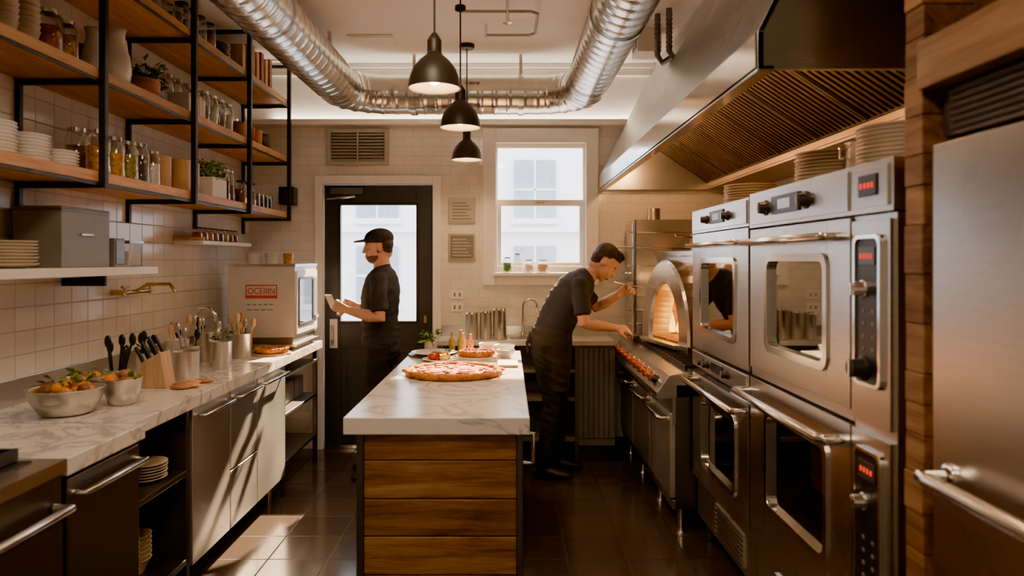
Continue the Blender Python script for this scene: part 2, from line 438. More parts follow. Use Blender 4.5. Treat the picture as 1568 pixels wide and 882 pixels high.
# ------------------------------------------------------------------ island
b = MB('kitchen_island')
ix0, ix1, iy0, iy1 = -.58, .055, 2.79, 4.70
pz = [.03, .115, .28, .43, .575, .725, .835]
for i in range(6):
    z0_, z1_ = pz[i]+.002, pz[i+1]-.002
    b.box(ix0+.025, ix1-.02, iy0-.012, iy0+.012, z0_, z1_, PLANKX)
    for k in range(3):
        ya = iy0+.03+k*.62; yb = ya+.615
        b.box(ix0-.0, ix0+.02, ya, yb, z0_, z1_, PLANKY); b.box(ix1-.02, ix1, ya, yb, z0_, z1_, PLANKY)
b.box(ix0+.02, ix1-.02, iy0+.012, iy1, .02, .835, DOORM)
b.box(ix0-.004, ix0+.025, iy0-.02, iy0+.03, 0, .835, DKSTEEL); b.box(ix1-.02, ix1+.006, iy0-.02, iy0+.03, 0, .835, DKSTEEL)
b.box(ix0-.004, ix0+.02, iy1-.03, iy1+.005, 0, .835, DKSTEEL); b.box(ix1-.02, ix1+.006, iy1-.03, iy1+.005, 0, .835, DKSTEEL)
b.box(-.625, .085, 2.73, 4.75, .835, .90, MARBLE)
b.tube([(ix1+.005, 2.90, .80), (ix1+.05, 2.90, .80), (ix1+.05, 2.90, .68), (ix1+.005, 2.90, .68)], .009, CHROME)
b.make(.006)

# pizza
def make_pizza(name, cx, cy, z, R, board=None):
    b = MB(name)
    z0 = z; s = R/.255
    if board: b.lathe([(R*1.15, 0), (R*1.17, .006), (R*1.15, .012)], (cx, cy, z), board, 32, None, True, True); z0 = z+.012
    b.lathe([(R*.9, 0), (R*.985, .004), (R, .014), (R*.985, .026), (R*.94, .032), (R*.89, .028), (R*.86, .019)], (cx, cy, z0), CRUST, 48, None, True)
    b.lathe([(R*.865, .019), (R*.6, .022), (.001, .023)], (cx, cy, z0), CHEESE, 48)
    rnd = random.Random(3)
    for i in range(56):
        a = rnd.random()*6.28; rr = R*.8*math.sqrt(rnd.random())
        x, y = cx+rr*cos(a), cy+rr*sin(a); t = rnd.random()
        if t < .45: b.lathe([(.020*s, 0), (.022*s, .004), (.018*s, .006), (.001, .005)], (x, y, z0+.020), TOMATO, 12)
        elif t < .68: b.ball((x, y, z0+.023), (.022*s, .016*s, .006), YELLOW, 8, 5)
        elif t < .85: b.ball((x, y, z0+.025), (.015*s, .008*s, .004), GREEN, 8, 5, None)
        else: b.lathe([(.012*s, .002), (.012*s, .008), (.007*s, .008), (.007*s, .002)], (x, y, z0+.02), BROWN, 10)
    for i in range(14):
        a = i*2*pi/14+rnd.random()*.3; b.ball((cx+R*.94*cos(a), cy+R*.94*sin(a), z0+.022), (.032*R/.25, .032*R/.25, .012), CRUST, 8, 6)
    return b.make()
make_pizza('pizza', -.283, 3.78, .90, .255)

def plate_stack(name, x, y, z, r, n, mat, dz=.014):
    b = MB(name); rnd = random.Random(int(x*1000+y*100))
    for i in range(n):
        ox, oy = rnd.uniform(-.003, .003), rnd.uniform(-.003, .003)
        prof = [(r*.55, 0), (r*.62, .003), (r, .016), (r*.995, .019), (r*.65, .008), (.001, .006)]
        b.lathe(prof, (x+ox, y+oy, z+i*dz), mat, 24, None, True)
    return b.make()
def jar(b, x, y, z, r, h, content=None, lid=CHROME, fill=.75, glass=None):
    glass = glass or GLASS
    b.lathe([(r*.9, 0), (r, .008), (r, h*.78), (r*.72, h*.88), (r*.72, h*.95)], (x, y, z), glass, 16, None, True)
    if content: b.lathe([(r*.85, .006), (r*.92, .012), (r*.92, h*fill*.85), (.001, h*fill*.87)], (x, y, z), content, 14, None, True)
    if lid: b.cyl((x, y, z+h*.92), r*.78, h*.08, lid, 16)
def cup(b, x, y, z, r, h, mat, rt=None, inner=None):
    rt = rt or r
    b.lathe([(r*.95, 0), (r, .004), (rt, h), (rt+.003, h+.002), (rt-.004, h), (r-.005, .01), (.001, .008)], (x, y, z), mat, 22, None, True)
def leafy(b, x, y, z, R, H, n, mats, rnd, big=.03):
    for i in range(n):
        a = rnd.random()*6.28; t = rnd.random(); rr = R*math.sqrt(rnd.random())
        p = Vector((x+rr*cos(a), y+rr*sin(a), z+H*t))
        L = big*(.6+.8*rnd.random())
        M = Matrix.Translation(p) @ Euler((rnd.uniform(-.9, .9), rnd.uniform(-.9, .9), a)).to_matrix().to_4x4()
        vs = [(0, 0, 0), (L*.5, L*.35, .004), (L*1.3, 0, -.004), (L*.5, -L*.35, .004), (L*.6, 0, -.004)]
        b.add(vs, [(0, 4, 1), (1, 4, 2), (2, 4, 3), (3, 4, 0)], rnd.choice(mats), True, M)
    for i in range(max(4, n//8)):
        a = rnd.random()*6.28; b.tube([(x, y, z-.01), (x+R*.6*cos(a), y+R*.6*sin(a), z+H*.8)], .002, mats[0], 5)

# ------------------------------------------------------------------ shelf unit
b = MB('wall_shelf_unit')
SX0, SX1 = XL, -1.70
ups = [1.25, 2.13, 3.0, 3.87, 4.70, 5.55]
for zt in (1.87, 2.30, 2.74):
    for i in range(5):
        y0_, y1_ = ups[i], ups[i+1]
        b.box(SX0+.004, SX1-.002, y0_+.002, y1_-.002, zt-.045, zt, SHELFW)
for u in ups:
    b.box(SX1-.0, SX1+.028, u-.014, u+.014, 1.80, HC, BLACKM)
    b.box(SX0+.0, SX0+.02, u-.014, u+.014, 1.70, HC, BLACKM)
    for zt in (1.87, 2.30, 2.74): b.box(SX0+.02, SX1, u-.012, u+.012, zt-.07, zt-.046, BLACKM)
    b.box(SX0+.02, SX1, u-.012, u+.012, 2.98, 3.004, BLACKM)
for zt in (1.87, 2.30, 2.74): b.box(SX1, SX1+.008, ups[0], ups[-1], zt-.062, zt-.046, BLACKM)
b.make(.003)
S1, S2, S3 = 1.87, 2.30, 2.74
rn = random.Random(11)
plate_stack('bowl_stack', -1.84, 2.55, S1, .085, 9, CER, .013)
plate_stack('plate_stack', -1.84, 2.76, S1, .075, 8, CER, .013)
plate_stack('plate_stack', -1.82, 2.92, S1, .070, 5, CER, .013)
plate_stack('plate_stack', -1.85, 2.33, S1, .09, 9, CER, .014)
b = MB('drinking_glasses')
for i in range(5): cup(b, -1.975, 2.60+i*.075, S1+.0, .026, .14, SMOKE)
b.make()
def jarobj(name, *a, **k):
    b = MB(name); jar(b, *a, **k); return b.make()
jarobj('pasta_jar', -1.80, 3.16, S1, .05, .20, AMBER, CHROME)
jarobj('pasta_jar', -1.80, 3.29, S1, .045, .19, AMBER, CHROME)
jarobj('spice_jar', -1.80, 3.41, S1, .045, .19, OLIVE, CHROME)
jarobj('glass_jar', -1.80, 3.53, S1, .04, .20, None, CHROME)
jarobj('glass_jar', -1.80, 3.64, S1, .04, .18, CER, CHROME)
jarobj('glass_jar', -1.93, 3.22, S1, .05, .22, BROWN, CHROME)
jarobj('glass_jar', -1.93, 3.36, S1, .05, .22, None, CHROME)
jarobj('glass_jar', -1.93, 3.52, S1, .05, .23, None, CHROME)
for (yy, r, h) in ((3.775, .05, .17), (3.98, .06, .18), (4.12, .05, .18)):
    b = MB('wooden_canister'); cup(b, -1.82, yy, S1, r, h, BOXW); b.cyl((-1.82, yy, S1+h-.02), r*.97, .02, BOXW, 20); b.make()
for (yy, xx) in ((4.28, -1.79), (4.41, -1.80)):
    b = MB('potted_herb'); b.box(xx-.06, xx+.055, yy-.055, yy+.055, S1, S1+.12, CER); leafy(b, xx, yy, S1+.115, .06, .11, 60, [GREEN, GREEN2], rn); b.make(.004)
for yy in (4.52, 4.60): jarobj('glass_jar', -1.78, yy, S1, .035, .20, None, CHROME)
for (yy, c) in ((4.80, BROWN), (4.89, REDC), (4.98, BROWN)): jarobj('spice_jar', -1.78, yy, S1, .038, .16, c, BLACKP)
b = MB('tumblers')
for i in range(4): cup(b, -1.79, 5.10+i*.09, S1, .035, .10, SMOKE)
b.make()
plate_stack('plate_stack', -1.93, 5.2, S1, .06, 10, TERRA, .012)
b = MB('cup_stack')
for k in range(2):
    for i in range(7): cup(b, -1.82, 2.58+k*.12, S2+i*.022, .042, .06, CERB, .055)
b.make()
jarobj('preserve_jar', -1.80, 2.82, S2, .048, .18, REDC, CHROME); jarobj('preserve_jar', -1.80, 2.93, S2, .045, .17, AMBER, CHROME); jarobj('preserve_jar', -1.92, 2.87, S2, .05, .2, BROWN)
jarobj('preserve_jar', -1.80, 2.38, S2, .05, .16, BROWN, BLACKP); jarobj('preserve_jar', -1.80, 2.25, S2, .05, .16, BROWN, BLACKP)
def pitcher(x, y, z, s):
    b = MB('ceramic_pitcher')
    b.lathe([(.04*s, 0), (.055*s, .01), (.062*s, .06*s), (.055*s, .12*s), (.036*s, .17*s), (.034*s, .20*s), (.044*s, .23*s), (.040*s, .23*s), (.030*s, .2*s), (.03*s, .17*s)], (x, y, z), CER, 24, None, True)
    b.tube([(x, y+.035*s, z+.21*s), (x, y+.075*s, z+.2*s), (x, y+.09*s, z+.15*s), (x, y+.075*s, z+.1*s), (x, y+.055*s, z+.08*s)], .008*s, CER)
    b.make()
pitcher(-1.80, 3.13, S2, .9); pitcher(-1.79, 3.28, S2, 1.1)
plate_stack('terracotta_plates', -1.82, 3.56, S2, .09, 7, TERRA, .012)
b = MB('potted_herb'); cup(b, -1.90, 3.74, S2, .05, .09, TERRA, .06); leafy(b, -1.88, 3.69, S2+.09, .10, .12, 110, [GREEN, GREEN], rn, .035); b.make()
b = MB('folded_napkins')
for i in range(5): b.box(-1.86, -1.74, 3.93+i*.045, 3.965+i*.045, S2, S2+.12+.01*(i % 2), PAPER)
b.make(.01)
for i, yy in enumerate((3.98, 4.10, 4.22, 4.34, 4.46, 4.58)):
    if i > 1: jarobj('glass_jar', -1.79, yy, S2, .042, .19, CER if i % 2 else None, CHROME)
    jarobj('glass_jar', -1.95, yy, S2, .045, .26, None, CHROME)
for i, (yy, m_) in enumerate(((4.82, TERRA), (4.97, REDC), (5.12, TERRA), (5.27, DARKCER))):
    b = MB('storage_pot'); cup(b, -1.80, yy, S2, .05, .11, m_); b.cyl((-1.80, yy, S2+.105), .052, .015, m_, 20); b.ball((-1.80, yy, S2+.125), .01, m_); b.make()
for yy in (4.9, 5.1): jarobj('preserve_jar', -1.95, yy, S2, .05, .2, BROWN)
for i, yy in enumerate((3.15, 3.35, 3.55)):
    b = MB('storage_pot'); cup(b, -1.85, yy, S3, .07, .14, DARKCER); b.make()
for i, yy in enumerate((3.97, 4.08, 4.19, 4.32)): jarobj('glass_jar', -1.80, yy, S3, .045, .18, BROWN if i % 2 else None, BLACKP)
plate_stack('plate_stack', -1.83, 4.52, S3, .08, 8, DARKCER)
b = MB('recipe_books')
for i in range(9):
    y = 4.78+i*.06; b.box(-1.95, -1.76+.01*(i % 3), y, y+.052, S3, S3+.2+.015*(i % 3), [BOXW, TERRA, BROWN][i % 3])
b.make(.003)
rs = random.Random(21)
for (zz, ya, yb) in ((S1, 3.66, 3.84), (S1, 3.92, 4.20), (S1, 4.50, 4.66), (S1, 4.76, 5.08), (S2, 2.2, 2.5), (S2, 3.08, 3.58), (S2, 5.2, 5.5), (S3, 3.08, 3.82), (S3, 3.93, 4.4)):
    b = MB('storage_jars'); y = ya+.03
    while y < yb:
        r = rs.uniform(.035, .045); h = rs.uniform(.17, .27); k = rs.random()
        if k < .65: jar(b, -1.96, y, zz, r, h, rs.choice([BROWN, AMBER, CER, REDC, OLIVE]), rs.choice([CHROME, BLACKP, BOXW]))
        else: cup(b, -1.96, y, zz, r, h*.8, rs.choice([DARKCER, CERB, TERRA]))
        y += r*2+.012
    b.make()

# lower white shelf left
b = MB('wall_shelf_marble'); b.box(XL, -1.75, 1.2, 3.6, 1.43, 1.468, CER)
for yy in (1.6, 2.4, 3.3): b.box(XL, XL+.2, yy, yy+.02, 1.38, 1.43, BLACKM)
b.make(.003)
plate_stack('plate_stack', -1.86, 2.66, 1.468, .105, 8, CERB, .012); plate_stack('plate_stack', -1.87, 2.40, 1.468, .11, 9, CERB, .012)
b = MB('steel_storage_box'); b.box(-2.0, -1.80, 2.9, 3.25, 1.468, 1.72, GREYP); b.box(-2.002, -1.798, 2.898, 3.252, 1.70, 1.71, DKSTEEL); b.box(-1.80, -1.794, 3.03, 3.12, 1.60, 1.612, CHROME); b.make(.004)
b = MB('bread_bin'); b.box(-1.93, -1.80, 3.29, 3.38, 1.468, 1.6, GREYP); b.box(-1.80, -1.797, 3.30, 3.37, 1.48, 1.59, DKSTEEL); b.make(.004)
b = MB('food_container'); b.box(-1.90, -1.80, 3.42, 3.54, 1.468, 1.58, GLASS); b.box(-1.895, -1.805, 3.425, 3.535, 1.475, 1.54, CER); b.box(-1.905, -1.795, 3.415, 3.545, 1.58, 1.592, CHROME); b.make()
b = MB('spice_shelf'); b.box(XL, -1.86, 4.4, 5.22, 1.595, 1.62, CER); b.box(XL, -1.86, 4.4, 4.42, 1.62, 1.64, SHELFW); b.make(.003)
b = MB('spice_jars')
for i in range(8): jar(b, -1.93, 4.47+i*.085, 1.62, .032, .085, [REDC, BROWN, AMBER][i % 3], BLACKP)
b.make()

# ------------------------------------------------------------------ left counter (main)
b = MB('left_counter')
CX = -1.38; XLc = XL+.001
b.box(XLc, CX, 2.66, 5.36, .845, .90, MARBLE)
b.box(XLc, XL+.02, 2.66, 5.36, .90, 1.01, STEEL)
b.box(XL+.01, CX-.03, 3.16, 3.19, .10, .845, DKSTEEL); b.box(XL+.01, CX-.03, 2.67, 2.69, .10, .845, DKSTEEL)
b.box(XL+.01, CX-.03, 2.69, 3.16, .55, .575, DKSTEEL); b.box(XL+.01, CX-.03, 2.69, 3.16, .16, .185, DKSTEEL)
b.box(XL+.01, XL+.03, 2.69, 3.16, .10, .845, BLACKM)
cabs = [3.19, 3.63, 4.02, 4.53]
b.box(XL+.01, CX-.05, 3.19, 4.53, .13, .845, STEELH)
for i in range(3):
    ya, yb = cabs[i]+.006, cabs[i+1]-.006
    if i == 1:
        b.box(CX-.05, CX-.02, ya, yb, .44, .835, STEELH); b.box(CX-.05, CX-.02, ya, yb, .14, .43, STEELH)
    else: b.box(CX-.05, CX-.02, ya, yb, .14, .835, STEELH)
    b.tube([(CX-.02, ya+.04, .80), (CX+.02, ya+.04, .80), (CX+.02, yb-.04, .80), (CX-.02, yb-.04, .80)], .009, CHROME)
for yy in (3.25, 4.45):
    for xx in (CX-.1, XL+.1): b.cyl((xx, yy, 0), .02, .13, CHROME, 12)
for yy in (4.55, 5.32):
    for xx in (CX-.06, XL+.03): b.box(xx, xx+.03, yy-.015, yy+.015, 0, .845, DKSTEEL)
for zz in (.2, .5, .75): b.box(XL+.03, CX-.03, 4.56, 5.32, zz, zz+.02, DKSTEEL)
for yy in (2.68, 3.16):
    for xx in (CX-.06, XL+.03): b.box(xx, xx+.03, yy-.012, yy+.018, 0, .1, DKSTEEL)
b.make(.004)
plate_stack('plate_stack', -1.56, 2.80, .575, .085, 9, CERB, .012); plate_stack('plate_stack', -1.52, 3.02, .575, .085, 6, CERB, .012)
b = MB('cup_stack')
for i in range(11): cup(b, -1.52, 2.82, .185+i*.018, .05, .05, CERB, .065)
b.make()
b = MB('bowl_stack')
for i in range(6): cup(b, -1.58, 3.02, .185+i*.02, .05, .06, CERB, .075)
b.make()
b = MB('under_counter_boxes')
for i in range(3): b.box(-1.9, -1.5, 4.62+i*.23, 4.82+i*.23, .52, .66, GREYP)
b.make(.005)

# near counter with cabinet
b = MB('prep_counter')
NX = -1.33
b.box(XLc, NX, 2.175, 2.64, .845, .90, MARBLE); b.box(XL+.01, NX-.04, 2.18, 2.63, .1, .845, DKSTEEL); b.box(NX-.04, NX-.012, 2.19, 2.62, .12, .83, DKSTEEL)
b.tube([(NX-.02, 2.22, .78), (NX+.025, 2.22, .78), (NX+.025, 2.6, .78), (NX-.02, 2.6, .78)], .011, CHROME)
for yy in (2.25, 2.56): b.cyl((NX-.1, yy, 0), .02, .1, CHROME, 12); b.cyl((XL+.1, yy, 0), .02, .1, CHROME, 12)
b.make(.004)
# stove
b = MB('gas_stove')
b.box(XL+.01, NX-.03, 1.36, 2.17, .1, .86, DKSTEEL); b.box(XL+.01, NX, 1.36, 2.17, .86, .90, STEEL)
b.box(XL+.05, NX-.08, 1.4, 2.13, .90, .905, BLACKM)
b.box(NX-.03, NX, 1.38, 2.15, .14, .72, DKSTEEL); b.box(NX-.03, NX-.005, 1.38, 2.15, .74, .86, DKSTEEL)
b.box(NX, NX+.006, 1.5, 2.03, .3, .6, BLACKP)
b.tube([(NX, 1.42, .77), (NX+.05, 1.42, .77), (NX+.05, 2.11, .77), (NX, 2.11, .77)], .013, CHROME, 10)
for gy in (1.58, 1.95):
    for gx in (-1.85, -1.58):
        b.lathe([(.05, .905), (.05, .918), (.03, .925), (.001, .925)], (gx, gy, 0), BLACKM, 18)
        for a in range(4):
            dx, dy = cos(a*pi/2), sin(a*pi/2); b.box(min(gx, gx+dx*.12)-.006, max(gx, gx+dx*.12)+.006, min(gy, gy+dy*.15)-.006, max(gy, gy+dy*.15)+.006, .93, .945, BLACKM)
    b.box(-1.99, -1.44, gy-.165, gy-.15, .905, .945, BLACKM); b.box(-1.99, -1.44, gy+.15, gy+.165, .905, .945, BLACKM)
for gx in (-1.99, -1.72, -1.45): b.box(gx, gx+.012, 1.42, 2.11, .91, .945, BLACKM)
for yy in (1.42, 2.1): b.cyl((NX-.1, yy, 0), .02, .1, CHROME, 12); b.cyl((XL+.1, yy, 0), .02, .1, CHROME, 12)
b.make(.003)

# ---- items on the left counter
def bowl(b, x, y, z, r, h, mat): b.lathe([(r*.55, 0), (r*.7, .01), (r*.93, h*.6), (r, h), (r*1.03, h+.002), (r*1.02, h+.006), (r*.97, h), (r*.88, h*.6), (r*.6, .015), (.001, .012)], (x, y, z), mat, 32, None, True)
def veg(b, x, y, z, R, n, rnd, mats):
    for i in range(n):
        a = rnd.random()*6.28; rr = R*math.sqrt(rnd.random()); s = rnd.uniform(.014, .028)
        b.ball((x+rr*cos(a), y+rr*sin(a), z+rnd.uniform(0, .035)*(1-rr/R*.6)), (s, s*rnd.uniform(.6, 1), s*.8), rnd.choice(mats), 8, 6)
    leafy(b, x, y, z+.015, R*.9, .035, n//2, [GREEN, GREEN2], rnd, .03)
b = MB('vegetable_bowl'); bowl(b, -1.72, 2.80, .90, .135, .10, STEEL); veg(b, -1.72, 2.80, .985, .10, 46, rn, [ORANGE, YELLOW, GREEN2, BROWN, ORANGE]); b.make()
b = MB('vegetable_bowl'); bowl(b, -1.60, 2.985, .90, .075, .105, STEEL); veg(b, -1.60, 2.985, .995, .05, 16, rn, [ORANGE, TERRA]); b.make()
b = MB('vegetable_bowl'); bowl(b, -1.80, 3.06, .90, .085, .10, STEEL); veg(b, -1.80, 3.06, .985, .06, 20, rn, [TERRA, ORANGE, GREEN2]); b.make()
def utensils(b, x, y, z, n, rnd, R, L, mats):
    for i in range(n):
        a = rnd.random()*6.28; q = rnd.uniform(.3, .9); tx, ty = x+R*q*cos(a)*1.5, y+R*q*sin(a)*1.5; l = L*rnd.uniform(.8, 1.1); m_ = rnd.choice(mats)
        b.tube([(x+R*.3*cos(a), y+R*.3*sin(a), z+.01), (tx, ty, z+l)], .005, m_, 6)
        b.ball((tx, ty, z+l), (.017, .007, .03), m_, 8, 6)
def utcup(name, x, y, r, h, mats, n, L, mat=STEEL, plant=False):
    b = MB(name); cup(b, x, y, .90, r, h, mat, r*1.04)
    if n: utensils(b, x, y, .90, n, rn, r, L, mats)
    if plant: leafy(b, x, y, .90+h-.01, r*.8, .05, 22, [GREEN, GREEN2], rn, .022)
    b.make()
utcup('utensil_crock', -1.78, 3.27, .05, .10, [BLACKP], 6, .22)
b = MB('knife_block')
Mk = Matrix.Translation((-1.68, 3.40, .90))
b.add([(-.05, -.05, 0), (.09, -.05, 0), (.06, -.05, .17), (-.03, -.05, .12), (-.05, .05, 0), (.09, .05, 0), (.06, .05, .17), (-.03, .05, .12)],
      [(0, 1, 2, 3), (7, 6, 5, 4), (0, 4, 5, 1), (1, 5, 6, 2), (2, 6, 7, 3), (3, 7, 4, 0)], BOXW, False, Mk)
for i in range(6):
    px_, py_ = -1.68+.045-.03*(i//2), 3.40-.03+.06*(i % 2); zz = .90+.155-.025*(i//2)
    b.tube([(px_, py_, zz-.02), (px_-.02, py_, zz+.03), (px_-.05, py_, zz+.085)], .009, BLACKP, 8)
b.make(.004)
utcup('steel_canister', -1.62, 3.62, .062, .14, [], 0, 0)
utcup('steel_canister', -1.70, 3.86, .052, .14, [BLACKP, STEEL], 4, .24, STEEL)
utcup('utensil_crock', -1.58, 3.96, .045, .15, [], 0, 0)
utcup('herb_tub', -1.66, 4.16, .06, .13, [STEEL], 2, .2, STEEL, True)
utcup('utensil_crock', -1.62, 4.40, .055, .15, [STEEL, BOXW, CER], 5, .24)
utcup('utensil_crock', -1.80, 4.28, .055, .17, [STEEL, BLACKP], 5, .25)
utcup('herb_tub', -1.86, 3.72, .055, .12, [BLACKP], 3, .22, CER, True)
utcup('herb_tub', -1.86, 4.05, .06, .15, [BOXW], 3, .25, CER)
utcup('herb_tub', -1.73, 4.60, .05, .12, [STEEL], 3, .2, STEEL, True)
b = MB('counter_faucet'); b.tube([(-1.93, 4.45, .90), (-1.93, 4.45, 1.16), (-1.90, 4.45, 1.2), (-1.85, 4.45, 1.2), (-1.81, 4.45, 1.16), (-1.81, 4.45, 1.12)], .012, CHROME, 10); b.cyl((-1.93, 4.45, .90), .025, .03, CHROME); b.make()
b = MB('bread_slices')
for i in range(5): b.ball((-1.52+.03*sin(i*2), 3.34+i*.045, .910), (.05, .035, .010), BREAD if i % 2 else TERRA, 12, 6)
b.make()
make_pizza('small_pizza', -1.50, 4.57, .90, .105, BOXW)
b = MB('wall_faucet')
for yy in (3.72, 3.98): b.tube([(XL, yy, 1.33), (XL+.07, yy, 1.33)], .016, BRASS, 10); b.tube([(XL+.07, yy-.03, 1.36), (XL+.07, yy+.03, 1.36)], .008, BRASS); b.tube([(XL+.07, yy, 1.33), (XL+.07, yy, 1.36)], .008, BRASS)
b.tube([(XL+.06, 3.72, 1.33), (XL+.06, 3.98, 1.33)], .012, BRASS, 10); b.tube([(XL+.06, 3.85, 1.33), (XL+.12, 3.85, 1.37), (XL+.24, 3.85, 1.37), (XL+.27, 3.85, 1.33)], .010, BRASS, 10)
b.make()

# countertop oven
b = MB('countertop_oven')
ax0, ax1, ay0, ay1, az0, az1 = -1.85, -1.41, 4.76, 5.30, .985, 1.455
b.box(ax0, ax1, ay0, ay1, az0, az1, APPL)
b.box(ax0-.005, ax1+.006, ay0-.006, ay1+.004, az1, az1+.018, STEEL)
b.box(ax1, ax1+.012, ay0+.02, ay1-.02, az0+.02, az1-.03, TRIMW)
b.rframe(ax1+.018, -.006, ay0+.05, ay1-.14, az0+.07, az1-.07, .018, .015, BLACKP)
b.box(ax1+.012, ax1+.014, ay0+.06, ay1-.15, az0+.08, az1-.08, OGLASS)
b.box(ax1+.012, ax1+.016, ay1-.12, ay1-.04, az0+.08, az1-.08, GREYP)
b.box(ax1+.016, ax1+.03, ay1-.11, ay1-.05, az0+.1, az0+.12, CHROME)
b.box(ax0+.01, ax1-.01, ay0-.01, ay1, .93, az0, DKSTEEL)
b.box(ax0-.0, ax1+.02, ay0-.015, ay1, .925, .94, STEEL)
for xx in (ax0+.03, ax1-.03):
    for yy in (ay0+.03, ay1-.03): b.cyl((xx, yy, .90), .014, .03, BLACKP, 10)
lx0, lx1, lz0, lz1 = -1.735, -1.525, 1.245, 1.335
for (a0, a1, c0, c1) in ((lx0, lx1, lz1-.007, lz1), (lx0, lx1, lz0, lz0+.02), (lx0, lx0+.006, lz0, lz1), (lx1-.006, lx1, lz0, lz1)):
    b.box(a0, a1, ay0-.003, ay0, c0, c1, REDM)
for k in range(5): b.box(-1.725+k*.037, -1.725+k*.037+.024, ay0-.0015, ay0, 1.20, 1.207, GREYP)
for k in range(4): b.box(-1.725+k*.045, -1.725+k*.045+.034, ay0-.0015, ay0, 1.165, 1.172, GREYP)
ov = b.make(.004)
tcu = bpy.data.curves.new('label_text', 'FONT'); tcu.body = 'OCEIIIN'; tcu.size = .058; tcu.extrude = .001; tcu.align_x = 'CENTER'
to = bpy.data.objects.new('label_text', tcu); COL.objects.link(to); bpy.context.view_layer.update()
tme = bpy.data.meshes.new_from_object(to.evaluated_get(bpy.context.evaluated_depsgraph_get())); bpy.data.objects.remove(to)
to = bpy.data.objects.new('label_text', tme); tme.materials.clear(); tme.materials.append(REDM); COL.objects.link(to)
to.rotation_euler = (pi/2, 0, 0); to.location = Vector((-1.63, ay0-.002, 1.275)) - ov.location; to.scale = (.9, 1, 1); to.parent = ov
for i, (xx, r, h) in enumerate(((-1.74, .05, .07), (-1.62, .05, .075), (-1.52, .035, .07))):
    b = MB('ceramic_cup'); cup(b, xx, 4.92+.03*i, az1+.018, r*.9, h, CER if i < 2 else AMBER, r); b.make()

# ------------------------------------------------------------------ right: ovens
RX = 1.0
def window_door(b, X, y0, y1, z0, z1, wy0, wy1, wz0, wz1, mat):
    t = .045
    for (a0, a1, c0, c1) in ((y0, wy0, z0, z1), (wy1, y1, z0, z1), (wy0, wy1, z0, wz0), (wy0, wy1, wz1, z1)):
        b.box(X, X+t, a0, a1, c0, c1, mat)
    b.rframe(X-.008, .02, wy0-.012, wy1+.012, wz0-.012, wz1+.012, .028, .03, CHROME)
    b.box(X+.012, X+.016, wy0, wy1, wz0, wz1, OGLASS)
def hollow(b, X0, X1, y0, y1, z0, z1, w, mat, inner):
    b.box(X0, X1, y0, y0+w, z0, z1, mat); b.box(X0, X1, y1-w, y1, z0, z1, mat)
    b.box(X0, X1, y0+w, y1-w, z0, z0+w, mat); b.box(X0, X1, y0+w, y1-w, z1-w, z1, mat); b.box(X1-.03, X1, y0+w, y1-w, z0+w, z1-w, mat)
    for k in range(4):
        z = z0+w+(z1-z0-2*w)*(k+1)/5
        for q in range(9):
            x = X0+.07+q*.05
            if x < X1-.05: b.box(x, x+.006, y0+w, y1-w, z, z+.005, inner)
        b.box(X0+.06, X0+.068, y0+w, y1-w, z-.004, z+.008, inner)
def handle(b, X, y0, y1, z, r=.013, out=.06):
    b.tube([(X, y0, z), (X-out*.8, y0, z), (X-out, y0+.02, z), (X-out, y1-.02, z), (X-out*.8, y1, z), (X, y1, z)], r, CHROME, 10)
def knob(b, X, y, z, r=.02, d=.03, mat=BLACKP):
    M = Matrix.Translation((X, y, z)) @ Matrix.Rotation(-pi/2, 4, 'Y')
    b.lathe([(r*1.25, 0), (r*1.25, .005), (r, .006), (r*.9, d), (.001, d+.001)], (0, 0, 0), mat, 18, M)
    b.box(X-d-.004, X-d, y-.003, y+.003, z-r*.8, z+r*.8, CHROME)
b = MB('double_wall_oven')
oy0, oy1 = 2.975, 3.885
hollow(b, RX+.05, 1.80, oy0, oy1, 1.02, 1.64, .05, DKSTEEL, CHROME)
hollow(b, RX+.05, 1.80, oy0, oy1, .34, .94, .05, DKSTEEL, CHROME)
b.box(RX, 1.8, oy0, oy1, 1.64, 1.76, STEEL); b.box(RX, 1.8, oy0, oy1, .94, 1.02, STEEL)
b.box(RX+.03, 1.8, oy0, oy1, .13, .34, STEEL)
b.box(RX-.006, RX+.0, oy0+.02, oy1-.02, 1.652, 1.75, STEEL)
window_door(b, RX, oy0+.008, oy1-.008, 1.035, 1.635, 3.15, 3.70, 1.14, 1.50, STEEL)
window_door(b, RX, oy0+.008, oy1-.008, .35, .90, 3.15, 3.70, .46, .80, STEEL)
handle(b, RX, 3.03, 3.83, 1.575, .011, .05); handle(b, RX, 3.0, 3.86, .865, .015, .065)
b.box(RX-.012, RX-.006, 3.30, 3.52, 1.675, 1.735, BLACKP); b.box(RX-.014, RX-.012, 3.36, 3.46, 1.69, 1.72, LEDB)
knob(b, RX-.006, 3.24, 1.70, .018); knob(b, RX-.006, 3.58, 1.70, .018)
b.box(RX-.004, RX, oy0+.02, oy1-.02, .945, 1.015, STEEL)
b.box(RX-.010, RX-.004, 3.32, 3.5, .96, 1.005, BLACKP); knob(b, RX-.004, 3.25, .98, .017); knob(b, RX-.004, 3.57, .98, .017); knob(b, RX-.004, 3.65, .98, .017)
for i in range(7): b.box(RX+.02, RX+.03, 3.12, 3.55, .16+i*.022, .17+i*.022, CHROME)
for yy in (oy0+.06, oy1-.06):
    for xx in (RX+.08, 1.7): b.cyl((xx, yy, 0), .022, .13, DKSTEEL, 12)
b.make(.003)
b = MB('double_wall_oven')
ny0, ny1, nc = 1.86, 2.965, 2.09
hollow(b, RX+.05, 1.80, nc, ny1, 1.06, 1.63, .05, DKSTEEL, CHROME)
hollow(b, RX+.05, 1.80, nc, ny1, .34, 1.03, .05, DKSTEEL, CHROME)
